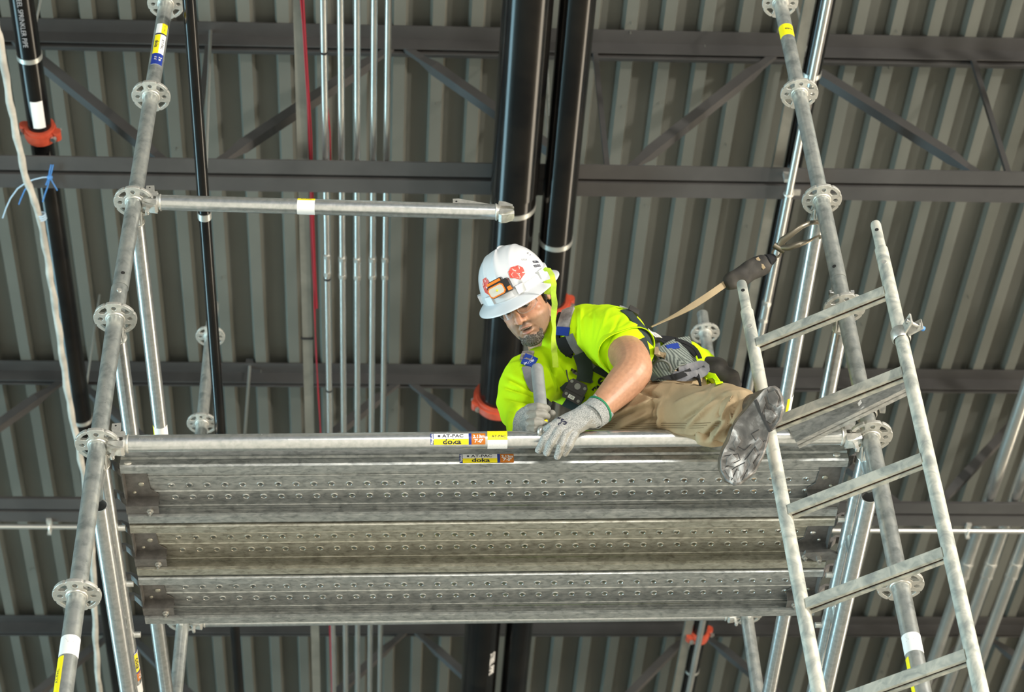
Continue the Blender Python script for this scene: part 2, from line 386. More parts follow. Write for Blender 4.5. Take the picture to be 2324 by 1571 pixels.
# hanger rod beside it
def rod(a, b, r, label, mat=M['band']):
    t = thing('hanger_rod', a, label, 'hanger rod')
    mb = MB(); mb.tube(a, b, r, 12); mb.build('rod', mat, t)
    mb = MB(); d = (b-a).normalized(); mb.box(a-d*.01, AX, (.045, .05, .04)); mb.build('beam_clamp', M['primer'], t); return t
ya = B(u, V1, 0).y
rod(PY(478, 62, ya), PY(463, 480, B(u, vat(u, z4, 487), 0).y), .0085, 'thin steel rod beside the slender black pipe, upper left')
yb = B(0, V2-.1, 0).y; a = PY(567, 828, yb); rod(a, Vector((a.x, a.y, ZB-.3)), .009, 'thin steel rod hanging left of the red wires above the long ledger')
# right black pipe with conduit strapped beside it
z5 = ZB+.089+.05
t, u = pipe_run('black_pipe', 1845, 150, z5, .0445, M['black'], 'black pipe upper right running behind the tilted standard', 'pipe')
band(B(u, vat(u, z5, 165), z5), BV, .0445, t, w=.026); groove_coupling(B(u, vat(u, z5, 1440), z5), BV, .0445, t, .4); band(B(u, vat(u, z5, 1520), z5), BV, .0445, t)
z6 = ZB-.052
def conduit(px, py, z, r, label, group, couplings=(), rings=()):
    t, u = pipe_run('steel_conduit', px, py, z, r, M['emt'], label, 'conduit', group)
    t.children[0].name = 'conduit_tube'
    for c in couplings:
        v = vat(u, z, c); mb = MB(); mb.tube(B(u, v-.055, z), B(u, v+.055, z), r+.0035, 24)
        mb.tube(B(u, v-.075, z), B(u, v-.050, z), r+.006, 8); mb.tube(B(u, v+.050, z), B(u, v+.075, z), r+.006, 8); mb.build('conduit_coupling', M['emt'], t)
    for c in rings: v = vat(u, z, c); mb = MB(); mb.tube(B(u, v-.006, z), B(u, v+.006, z), r+.002, 20); mb.build('conduit_ring', M['hole'], t)
    return t, u
t, u = conduit(1812, 330, z6, .0195, 'steel conduit strapped below the near joist, upper right', None, (705,))
v = V1
mb = MB(); mb.torus(B(u, v+.02, z6), (BU, UZ, BV), .022, .005, 20, 6); mb.box(B(u+.035, v+.02, z6+.012), (BU, BV, UZ), (.05, .03, .012)); mb.box(B(u-.02, v-.07, z6+.03), (BU, BV, UZ), (.03, .02, .07)); mb.build('conduit_strap', M['cast'], t)
# five parallel conduits
five = [(744, 700, 'leftmost of the five slim conduits, next to the red wires', (600,), (632, 118, 885)), (778, 700, 'second from left of the five slim conduits above the ledger', (606,), ()),
        (811, 700, 'middle one of the five slim conduits above the ledger', (608,), ()), (845, 700, 'fourth from left of the five slim conduits', (607,), ()),
        (873, 700, 'rightmost of the five slim conduits above the long ledger', (607,), ())]
for px, py, lb, cp, rg in five: conduit(px, py, zc, .0165, lb, 'five slim conduits running in parallel', cp, rg)
# three large conduits lower right
zl = ZB+.089+.045
for px, py, lb in ((2186, 1390, 'large steel conduit lower right, nearest the slanted ladder'), (2239, 1390, 'middle large steel conduit at lower right behind the ladder stile'), (2294, 1390, 'large steel conduit beside the right picture edge')):
    conduit(px-30, py, zl, .038, lb, 'large conduits at lower right', (1290,), ())
conduit(2352, 1390, zl, .038, 'large steel conduit cut by the right picture edge at bottom corner', 'large conduits at lower right', (1290,), ())
# cross conduit fixed along the second joist
P = PZ(2100, 1207, ZB-.02); vc = toB(P)[1]
t = thing('cross_conduit', B(0, vc, ZB-.013), 'pale thin conduit running sideways along the middle joist', 'conduit')
mb = MB(); mb.tube(B(-9, vc, ZB-.013), B(9, vc, ZB-.013), .0155, 20); mb.build('conduit_tube', M['white'] if False else M['emt'], t)
for px in (112, 2200):
    u_ = toB(PZ(px, 1195, ZB-.02))[0]; mb = MB(); mb.torus(B(u_, vc, ZB-.02), (BV, UZ, BU), .018, .005, 18, 6); mb.box(B(u_, vc-.035, ZB+.0), (BU, BV, UZ), (.03, .05, .03)); mb.box(B(u_, vc+.02, ZB-.035), (BU, BV, UZ), (.022, .012, .04)); mb.build('conduit_strap', M['cast'], t)
# painted strut carrying red wires, and a second one upper right
zs = ZB+.089+.03
def strut(px, py, w, label, z=None, v1=VB):
    z = z or zs; u, v = run_uv(px, py, z); t = thing('support_channel', B(u, VA, z), label, 'channel'); mb = MB()
    h = .04; mb.sweep([(-w/2, 0), (w/2, 0), (w/2, h), (w/2-.004, h), (w/2-.004, .004), (-w/2+.004, .004), (-w/2+.004, h), (-w/2, h)], B(u, VA, z), B(u, v1, z), BU, UZ)
    mb.build('channel', M['strut'], t, smooth=0); return t, u
t, us = strut(684, 250, .052, 'grey steel channel running beside the red wires')
mb = MB(); v = vat(us, zs, 768); mb.box(B(us, v, zs), (BU, BV, UZ), (.07, .012, .012)); mb.build('channel_clip', M['hole'], t)
strut(1800, 200, .05, 'grey steel channel left of the upper right black pipe')
# red wires: several strands, swaying a little
rs = random.Random(5)
t = thing('red_wires', B(us+.06, VA, zs-.01), 'bundle of thin red wires draped along the grey channel', 'wires')
pathpx = [(684, -20), (690, 60), (697, 180), (702, 300), (706, 400), (709, 480), (712, 600), (716, 700), (719, 800), (725, 900), (733, 1000), (742, 1150), (752, 1420), (757, 1600)]
for k in range(5):
    ph = rs.uniform(0, 6); pts = []
    for i, (px, py) in enumerate(pathpx):
        if k > 1 and py > 760: break
        pts.append(PZ(px+rs.uniform(-2.2, 2.2)+(k-2)*1.6, py, zs-.012-.004*(k % 2)))
    mb = MB(); mb.path(pts, .0030, 8); mb.build('wire', M['wire'], t)
pts = [PZ(743, 240, zs+.01), PZ(749, 300, zs-.01), PZ(750, 370, zs-.01), PZ(746, 420, zs+.01)]
mb = MB(); mb.path(pts, .004, 8); mb.build('wire', M['wire'], t)
# pale strap hanging between the two large pipes
t = thing('hanging_strap', PY(1241, 84, B(0, V1, 0).y), 'thin pale strap hanging between the two large black pipes', 'strap')
mb = MB(); yv = B(0, V1, 0).y-.1; mb.path([PY(1241, 84, yv), PY(1239, 130, yv), PY(1243, 190, yv), PY(1246, 262, yv)], [.008, .012, .012, .004], 8, flatten=.25); mb.build('strap', M['cast'], t)
# grey sheathed cable at far left with blue twine
zq = ZB-.12
cpx = [(-12, 40), (0, 90), (22, 230), (42, 330), (60, 410), (84, 470), (100, 540), (116, 640), (132, 740), (146, 840), (160, 930), (178, 1010), (192, 1090), (204, 1180), (212, 1290), (215, 1400), (220, 1500), (228, 1600)]
t = thing('grey_cable', PZ(0, 90, zq), 'pale grey twisted cable hanging down the far left side', 'cable')
fine = []
for i in range(len(cpx)-1):
    for q in range(5):
        s = q/5; px = cpx[i][0]*(1-s)+cpx[i+1][0]*s; py = cpx[i][1]*(1-s)+cpx[i+1][1]*s; fine.append(PZ(px+1.2*math.sin(py/13.), py, zq-.5*(py/1600.)))
mb = MB(); mb.path(fine, [.0165+.0018*math.sin(i*1.9) for i in range(len(fine))], 12); mb.build('cable', M['cable'], t)
mb = MB(); P = PZ(94, 487, zq-.15); d = (PZ(99, 507, zq-.155)-P).normalized(); 
for q in (0, .012, .024): mb.torus(P+d*q, (d.orthogonal().normalized(), d.cross(d.orthogonal().normalized()), d), .018, .004, 18, 6)
mb.build('twine_tie', M['twine_pale'], t)
t = thing('blue_twine', PZ(114, 402, ZB-.01), 'blue twine knotted under the near joist beside the grey cable', 'twine')
zt_ = ZB-.02
for pts, mt in (([(121, 374), (117, 390), (114, 404)], 'twine'), ([(114, 404), (122, 418), (130, 432)], 'twine'), ([(112, 402), (95, 403), (75, 408), (60, 414), (40, 428), (24, 450), (14, 472), (6, 495)], 'twine_pale'),
                ([(113, 404), (108, 424), (101, 444), (97, 458)], 'twine'), ([(70, 412), (56, 432), (46, 455), (43, 464)], 'twine'), ([(116, 374), (112, 392), (111, 403), (104, 420)], 'twine')):
    mb = MB(); mb.path([PZ(a, b, zt_) for a, b in pts], .0032, 6); mb.build('strand', M[mt], t)
mb = MB(); mb.ell(PZ(113, 403, zt_), AX, (.014, .014, .012), 12, 8); mb.build('knot', M['twine'], t)
# ================================================================== scaffold
R0 = .02415
def rosette_mesh():
    out = []; n = 160
    for i in range(n):
        a = 2*PI*i/n; r = .0615
        for k in range(8):
            d = abs((a-(k+.5)*PI/4+PI) % (2*PI)-PI)
            if d < .055: r = .0615-.0035*(1-(d/.055)**2)
        out.append((r*math.cos(a), r*math.sin(a)))
    loops = [out, [(R0*.98*math.cos(2*PI*i/40), R0*.98*math.sin(2*PI*i/40)) for i in range(40)][::-1]]
    for k in range(4):
        a = k*PI/2; c = .0425; loops.append([(c*math.cos(a)+(.0085*math.cos(t))*math.cos(a)-.0075*math.sin(t)*math.sin(a), c*math.sin(a)+(.0085*math.cos(t))*math.sin(a)+.0075*math.sin(t)*math.cos(a)) for t in [2*PI*i/20 for i in range(20)]][::-1])
        a += PI/4; ro, ri, ao, ai = .0525, .0345, .30, .19; lp = []
        for t in np.linspace(-ao, ao, 9): lp.append((ro*math.cos(a+t), ro*math.sin(a+t)))
        lp.append(((ro-.006)*math.cos(a+ao+.03), (ro-.006)*math.sin(a+ao+.03)))
        for t in np.linspace(ai, -ai, 5): lp.append((ri*math.cos(a+t), ri*math.sin(a+t)))
        lp.append(((ro-.006)*math.cos(a-ao-.03), (ro-.006)*math.sin(a-ao-.03)))
        loops.append(lp[::-1])
    v, f = curve_mesh(loops, .0085, .0007)
    return MB().add(v, f)
proto_ros = rosette_mesh().build('rosette', M['cast'], smooth=40)
mb = MB(); mb.torus((0, 0, -.006), AX, R0+.001, .0035, 30, 8); mb.torus((0, 0, .006), AX, R0+.001, .0035, 30, 8); proto_weld = mb.build('weld_collar', M['cast'])
def put_rosette(P, axis, parent, spin=0.):
    q = Vector((0, 0, 1)).rotation_difference(axis).to_euler()
    r = inst(proto_ros, 'rosette', P, parent, q)
    w = proto_weld.copy(); w.name = 'weld_collar'; C.objects.link(w); w.parent = r; return r
def tape_wrap(o, axis, face, r, parent, u0, u1, a=.9, kind='qr', up=1):
    """white wrap-around sticker with a yellow strip and fine print"""
    wr = Wrap(o, axis, face, r)
    p = patch(wr, u0, u1, -r*a*1.5, r*a*1.5, .0007, 'sticker', M['white'], parent, 16)
    return wr, p
def sticker_long(wr, u, w, parent, brand2='doka', size='2.13m', feet="7'-0\"", side='Ringlock', h=.0007, L=.132, Wd=.036, col='orange', s=1.):
    """the long product sticker: blue end, white and yellow field, blue bar, coloured size box"""
    root = patch(wr, u-L/2, u-L/2+.0085, w-Wd/2, w+Wd/2, h, 'sticker', M['blue'], parent)
    a, b = u-L/2+.0085, u+L/2-.046
    patch(wr, a, b, w, w+Wd/2, h, 'sticker_field', M['white'], root); patch(wr, a, b, w-Wd/2, w, h, 'sticker_field', M['yellow'], root)
    patch(wr, b, b+.008, w-Wd/2, w+Wd/2, h, 'sticker_bar', M['blue'], root); patch(wr, b+.008, u+L/2, w-Wd/2, w+Wd/2, h, 'sticker_size_box', M[col], root)
    c = (a+b)/2; t = h+.0005
    letter(wr, 'AT-PAC', c+.005, w+Wd/4, .0135, t, 'sticker_print', M['ink'], root, sx=1.25, bold=.0002)
    q = MB(); d = .0042
    q.add([wr(c-.033-d, w+Wd/4, t), wr(c-.033, w+Wd/4-d, t), wr(c-.033+d, w+Wd/4, t), wr(c-.033, w+Wd/4+d, t)], [(0, 1, 2, 3)]); q.build('sticker_logo', M['ink'], root, smooth=0)
    letter(wr, brand2, c+.002, w-Wd/4, .019, t, 'sticker_print', M['ink'], root, sx=1.35, bold=.0005)
    letter(wr, size, b+.030-.002, w+Wd*.18, .013, t, 'sticker_print', M['white'], root, bold=.0005); letter(wr, feet, b+.028, w-Wd*.2, .013, t, 'sticker_print', M['white'], root, bold=.0005)
    letter(wr, side, u-L/2+.0043, w, .0085, t, 'sticker_print', M['white'], root, rot=PI/2, bold=.0003)
    return root
# ---- the two front standards (each two lengths joined by a spigot), fitted through their rosettes
def fit_line(pts, Y):
    Ps = [PY(px, py, Y) for px, py in pts]; c = sum(Ps, Vector())/len(Ps); n = len(Ps)
    zs = [p.z-c.z for p in Ps]; sx = sum(z*(p.x-c.x) for z, p in zip(zs, Ps))/sum(z*z for z in zs)
    return lambda z: Vector((c.x+sx*(z-c.z), Y, z))
Lup = fit_line([(303, 458), (346, 218), (375, 8)], 0); Llo = fit_line([(262, 722), (222, 1008), (175, 1350)], 0)
Rup = fit_line([(1865, 453), (1814, 212), (1771, 8)], 0); Rlo = fit_line([(1915, 700), (1977, 990), (2042, 1328)], 0)
def zrow(L, py):
    lo, hi = LZ-4, LZ+4
    for _ in range(50):
        m = (lo+hi)/2
        if proj(L(m))[1] > py: lo = m
        else: hi = m
    return (lo+hi)/2
def standard(name, L, z0, z1, rows, label, group, spigot=None, base=False, zs=None):
    t = thing(name, L(z0), label, 'scaffold standard', group); ax = (L(z1)-L(z0)).normalized()
    mb = MB(); mb.pipe(L(z0), L(z1), R0, .0032, 36); mb.build('tube', M['galv_worn'], t)
    for z in ([zrow(L, r) for r in rows] if zs is None else zs): put_rosette(L(z), ax, t)
    if spigot:
        mb = MB(); mb.tube(L(spigot[0]), L(spigot[1]), R0-.0012, 32); mb.build('spigot', M['galv'], t)
    if base:
        mb = MB(); mb.box((L(z0).x, L(z0).y, z0-.006), AX, (.15, .15, .012)); mb.tube(Vector((L(z0).x, L(z0).y, z0-.004)), L(z0+.25), .019, 20); mb.build('base_plate', M['galv_worn'], t)
    return t, ax
zsL, zsR = zrow(Lup, 655), zrow(Rup, 636)
gL, gR = 'left front standard lengths', 'right front standard lengths'
below = [-.5-k*.5 for k in range(1, 10)]
tL1, axL1 = standard('scaffold_standard', Llo, .02, zsL, None, 'long lower length of the left front standard, carrying the long ledger', gL, base=True, zs=[zrow(Llo, 722), zrow(Llo, 1008), zrow(Llo, 1350)]+[zrow(Llo, 1350)-.5*k for k in range(1, 9)])
tL2, axL2 = standard('scaffold_standard', Lup, zsL+.001, zrow(Lup, -260), (458, 218, 8), 'upper length of the left front standard holding the short stub ledger', gL)
tR1, axR1 = standard('scaffold_standard', Rlo, .02, zsR, None, 'long lower length of the right front standard, behind the ladder', gR, base=True, zs=[zrow(Rlo, 700), zrow(Rlo, 990), zrow(Rlo, 1328)]+[zrow(Rlo, 1328)-.5*k for k in range(1, 9)])
tR2, axR2 = standard('scaffold_standard', Rup, zsR+.001, zrow(Rup, -260), (453, 212, 6), 'upper length of the right front standard with one yellow sticker', gR)
toCam = lambda P: (CAM-P).normalized()
def rivet(L, py, dpx, parent, hole=False, r=.0075):
    P = L(zrow(L, py)); ax = (L(6)-L(5)).normalized(); n = toCam(P); n = (n-ax*n.dot(ax)).normalized(); s = ax.cross(n); n = (n*math.cos(dpx)+s*math.sin(dpx)).normalized()
    mb = MB(); mb.tube(P+n*(R0-.002), P+n*(R0+(.0006 if hole else .003)), r, 16); mb.build('pin_hole' if hole else 'rivet', M['hole'] if hole else M['cast'], parent)
rivet(Lup, 632, 0, tL2, True, .006); rivet(Llo, 672, 0, tL1); rivet(Rup, 616, -.2, tR2, True, .006)
mb = MB(); P = Rlo(zrow(Rlo, 665)); mb.tube(P-AX[0]*.036, P+AX[0]*.036, .006, 12); mb.tube(P+AX[0]*.028, P+AX[0]*.038, .010, 6); mb.tube(P-AX[0]*.036, P-AX[0]*.030, .010, 6); mb.build('bolt', M['bolt'], tR1)
# stickers on the standards
def std_sticker(L, py0, py1, parent, col, half=1.45, turn=0., name='sticker'):
    za, zb = zrow(L, py0), zrow(L, py1); P = L(za); ax = (L(zb)-L(za)).normalized(); n = toCam(P); n = (n-ax*n.dot(ax)).normalized(); s = ax.cross(n); n = n*math.cos(turn)+s*math.sin(turn)
    wr = Wrap(P, ax, n, R0); ln = (L(zb)-L(za)).length
    return wr, ln, patch(wr, 0, ln, -R0*half, R0*half, .0007, name, M[col], parent, 16)
wr, ln, p = std_sticker(Lup, 158, 66, tL2, 'white', .8)
for a, b, w0, w1, c in ((0, .26, -.8, .8, 'blue'), (.26, .72, .0, .8, 'yellow'), (.74, 1, -.8, .0, 'yellow')):
    patch(wr, a*ln, b*ln, w0*R0, w1*R0, .0011, 'sticker_field', M[c], p)
patch(wr, .725*ln, .755*ln, -.8*R0, .8*R0, .0013, 'sticker_bar', M['ink'], p)
letter(wr, 'doka', .49*ln, .4*R0, .016, .0018, 'sticker_print', M['ink'], p, bold=.0004, sx=1.2, rot=PI); letter(wr, 'AT-PAC', .49*ln, -.4*R0, .013, .0018, 'sticker_print', M['ink'], p, sx=1.2, rot=PI); letter(wr, 'AT-PAC', .87*ln, -.4*R0, .010, .0018, 'sticker_print', M['ink'], p, rot=PI)
letter(wr, '2 m', .13*ln, -.38*R0, .013, .0018, 'sticker_print', M['white'], p, rot=PI, bold=.0004); letter(wr, "6'-6\"", .13*ln, .25*R0, .011, .0018, 'sticker_print', M['white'], p, rot=PI)
wr, ln, p = std_sticker(Rup, 90, 66, tR2, 'yellow', 1.3); letter(wr, 'doka', ln*.5, -.5*R0, .014, .0012, 'sticker_print', M['ink'], p, rot=PI/2, bold=.0003)
def fine_print(wr, ln, parent, w=1., n=5):
    mb = MB()
    for k in range(n):
        u = ln*(.78-.1*k*.8); ww = R0*(.55-.12*(k % 3))*w; mb.add([wr(u, -ww, .0013), wr(u+.0012, -ww, .0013), wr(u+.0012, ww, .0013), wr(u, ww, .0013)], [(0, 1, 2, 3)])
    mb.build('sticker_print', M['grey_ink'], parent, smooth=0)
wr, ln, p = std_sticker(Llo, 1496, 1453, tL1, 'white', 1.45); fine_print(wr, ln, p, 1, 3)
wr, ln, p = std_sticker(Llo, 1600, 1500, tL1, 'yellow', .45, -.95); letter(wr, 'AT-PAC', ln*.55, 0, .012, .0012, 'sticker_print', M['ink'], p)
wr, ln, p = std_sticker(Rlo, 1488, 1447, tR1, 'white', 1.45); fine_print(wr, ln, p, 1, 4)
wr, ln, p = std_sticker(Rlo, 1600, 1497, tR1, 'yellow', .4, -1.1)
# ---- ledger head with wedge
def ledger_head(P, d, parent, wedge=True, loose=False, n_face=None):
    """P: point on the standard axis, d: horizontal unit vector from the standard along the ledger"""
    d = Vector(d).normalized(); s = UZ.cross(d).normalized()
    mb = MB()
    for q in (-1, 1):                                  # upper and lower jaw above and below the rosette
        z0, z1 = (.0065, .033) if q > 0 else (-.0065, -.033)
        r = []
        for x, hw, za, zb in ((.026, .013, z0, z0+q*.010), (.045, .019, z0, z0+q*.019), (.066, .021, z0, z1*.95), (.074, .021, z0*.2, z1*.8)):
            r.append([P+d*x+s*a+UZ*b for a, b in ((-hw, za), (hw, za), (hw*.75, zb), (-hw*.75, zb))])
        mb.loft(r)
        for w in (-1, 1): mb.prism([(.030, .0), (.072, .0), (.072, .022), (.052, .019), (.030, .007)], P+s*w*.019+UZ*z0, (d, UZ*q, s), .004)
    mb.tube(P+d*.070, P+d*.082, R0*.98, 28); mb.torus(P+d*.081, (s, UZ, d), R0-.0005, .0032, 30, 8)
    h = mb.build('ledger_head', M['cast'], parent)
    if wedge:
        k = P+d*(.0425 if not loose else .03); w = MB()
        if not loose:
            w.prism([(-.011, .072), (.013, .075), (.0155, .052), (.009, .040), (.006, -.052), (-.003, -.052), (-.006, .04), (-.011, .052)], k, (d, UZ, s), .0055)
            w.tube(k-s*.006-UZ*.047+d*.001, k+s*.006-UZ*.047+d*.001, .006, 12)
        w.build('wedge_pin', M['cast'], parent) if w.v else None
        if w.v:
            b = MB(); b.tube(k-s*.0035+UZ*.064, k+s*.0035+UZ*.064, .0028, 10); b.build('wedge_hole', M['hole'], parent)
    return h
def ledger(P0, P1, label, group=None, name='scaffold_ledger', wedges=(True, True), mat='galv'):
    d = (P1-P0).normalized(); t = thing(name, P0, label, 'scaffold ledger', group)
    mb = MB(); mb.pipe(P0+d*.080, P1-d*.080, R0, .003, 40); mb.build('tube', M[mat], t)
    ledger_head(P0, d, t, wedges[0]); ledger_head(P1, -d, t, wedges[1]); return t
A_, B_ = Llo(zrow(Llo, 1008)), Rlo(zrow(Rlo, 990))
tl = ledger(A_, B_, 'long galvanised ledger under the worker’s gloves, with two stickers', 'ledgers across the front'); dl = (B_-A_).normalized()
nface = toCam((A_+B_)/2)
wr = Wrap(A_, dl, nface, R0)
def ux(px, py=1003): P = PY(px, py, 0); return (P-A_).dot(dl)
sticker_long(wr, (ux(977)+ux(1101))/2, .004, tl, L=ux(1101)-ux(977), Wd=.0325)
ua, ub = ux(1106), ux(1151)
p = patch(wr, ua, ub, -.034, .0, .0007, 'sticker', M['white'], tl, 12); p2 = patch(wr, ua, ub, .0, .036, .0007, 'sticker_field', M['yellow'], p, 12)
letter(wr, 'AT-PAC', (ua+ub)/2+.004, .010, .0105, .0013, 'sticker_print', M['ink'], p, sx=1.1)
mb = MB()
for k in range(7): a = ua+.006+k*.0066; mb.add([wr(a, -.033, .0012), wr(a+.0008, -.033, .0012), wr(a+.0008, -.018+.004*(k % 3), .0012), wr(a, -.018+.004*(k % 3), .0012)], [(0, 1, 2, 3)])
mb.build('sticker_print', M['grey_ink'], p, smooth=0)
letter(wr, 'ATP 17 02 1 1000 X', ux(345), .013, .008, .0004, 'stamped_number', M['cast'], tl)
# short loose ledger, upper left
P0, P1 = Lup(zrow(Lup, 458)), PY(1186, 483, -.02)
t2 = ledger(P0, P1, 'short ledger stub, fixed only at its left end, upper left', 'ledgers across the front', wedges=(True, False)); d2 = (P1-P0).normalized()
s2 = UZ.cross(d2).normalized()
k = P1-d2*.085; mb = MB(); mb.prism([(-.128, .010), (-.128, .034), (-.11, .036), (.02, .008), (.03, .0), (.0, .0)], k+UZ*.018, (d2, UZ, s2), .005); mb.build('wedge_pin', M['cast'], t2)
b = MB(); b.tube(k+UZ*.04-d2*.117-s2*.0035, k+UZ*.04-d2*.117+s2*.0035, .003, 10); b.build('wedge_hole', M['hole'], t2)
wr2 = Wrap(P0, d2, toCam(P0), R0)
def ux2(px): P = PY(px, 468, 0); return (P-P0).dot(d2)
ua, ub = ux2(677), ux2(717); p = patch(wr2, ua, ub, -.034, .034, .0007, 'sticker', M['white'], t2, 14); patch(wr2, ua, ub, .0225, .035, .0010, 'sticker_field', M['yellow'], p, 6)
letter(wr2, 'AT-PAC', (ua+ub)/2, .028, .0095, .0016, 'sticker_print', M['ink'], p)
# ---- rear standards
YR = 2.07
def rear(x0, pts, label, top):
    L = fit_line(pts, YR); z4 = zrow(L, pts[1][1] if len(pts) > 1 else 0)
    return L
RL = fit_line([(478, 762), (458, 960), (400, 1571)], YR); RR = fit_line([(1598, 752), (1633, 960), (1719, 1571)], YR)
zq_ = [LZ-.5+.5*k-.065 for k in range(-8, 6)]
tRL, _ = standard('scaffold_standard', RL, .02, zrow(RL, 690), None, 'left rear standard, seen blurred above the long ledger', 'rear standards', base=True, zs=[LZ+.5*k-.065 for k in range(-9, 6)])
tRR, _ = standard('scaffold_standard', RR, .02, zrow(RR, 712), None, 'right rear standard whose top ends above the worker’s hip', 'rear standards', base=True, zs=[LZ+.5*k-.065 for k in range(-9, 6)])
zr = LZ+1.0-.065
ledger(RL(zr), RR(zr), 'rear guardrail ledger hidden behind the planks, wedge tips showing', None)
# ---- transoms and guardrails running back
def Z_(L, k): return L(k)
def back(LF, zf, LRr, zr_, label, group, mat='galv'): return ledger(LF(zf), LRr(zr_), label, group, 'scaffold_transom', mat=mat)
gT = 'side ledgers running back from the front standards'
tA = back(Llo, zrow(Llo, 722), RL, LZ+.5-.065, 'left side mid rail running back, left one of the bright pair', gT)
tB = back(Lup, zrow(Lup, 458), RL, LZ+1-.065, 'left side top rail with a white sticker, starts at the stub ledger', gT)
tC = back(Rup, zrow(Rup, 453), RR, LZ+1-.065, 'right side top rail the lanyard is hooked to', gT)
tD = back(Rlo, zrow(Rlo, 700), RR, LZ+.5-.065, 'right side mid rail running back behind the ladder’s top rung', gT)
def rail_sticker(t, LF, zf, LRr, zr_, py0, py1, face):
    P, Q = LF(zf), LRr(zr_); d = (Q-P).normalized(); ln = (Q-P).length
    def s_at(py):
        lo, hi = 0, ln
        for _ in range(40):
            m = (lo+hi)/2
            if proj(P+d*m)[1] < py: lo = m
            else: hi = m
        return lo
    wr = Wrap(P, d, face, R0); a, b = s_at(py0), s_at(py1)
    p = patch(wr, a, b, -.03, .03, .0007, 'sticker', M['white'], t, 12); patch(wr, a, b, -.036, -.026, .0009, 'sticker_field', M['yellow'], p, 4); return wr, a, b, p
wr, a, b, p = rail_sticker(tB, Lup, zrow(Lup, 458), RL, LZ+1-.065, 962, 992, toCam(Vector((-1, 1, LZ+1))))
rail_sticker(tC, Rup, zrow(Rup, 453), RR, LZ+1-.065, 895, 925, -AX[0]*-1)
def reinforced(LF, zf, LRr, zr_, label):
    P, Q = LF(zf), LRr(zr_); d = (Q-P).normalized(); t = ledger(P, Q, label, 'reinforced side transoms carrying the planks', 'scaffold_transom', mat='galv')
    dn = UZ*-1
    mb = MB(); a, b = P+d*.13+dn*.105, Q-d*.13+dn*.105; mb.pipe(a, b, R0, .003, 36); mb.build('lower_tube', M['galv'], t)
    for s in (.09, .42, .75, 1.05, 1.35, 1.68, 1.98):
        mb = MB(); k = P+d*s; mb.loft([MB().ring(k+dn*z, d, AX[0], ra, rb, 14) for z, ra, rb in ((.015, .038, .014), (.04, .024, .012), (.07, .024, .012), (.095, .038, .014))]); mb.build('connecting_piece', M['galv_worn'], t)
    for s in (.35, .60, .84):
        mb = MB(); k = P+d*s+(AX[0] if P.x < 0 else -AX[0])*.03; mb.tube(k-AX[0]*.012, k+AX[0]*.012, .009, 12); mb.build('stop_pin', M['cast'], t)
    return t
tE = reinforced(Llo, zrow(Llo, 1008), RL, LZ-.065, 'left reinforced double tube transom, under the left plank ends')
tF = reinforced(Rlo, zrow(Rlo, 990), RR, LZ-.065, 'right reinforced double tube transom, under the right plank ends')
P = Llo(zrow(Llo, 1008)); Q = RL(LZ-.065); d = (Q-P).normalized()
wrt = Wrap(P-UZ*.0, d, AX[0]*.95-UZ*.2, R0)
q = sticker_long(wrt, .98, 0, tE, L=.14, Wd=.03); patch(wrt, 1.07, 1.12, -.02, .02, .0007, 'sticker', M['white'], tE)
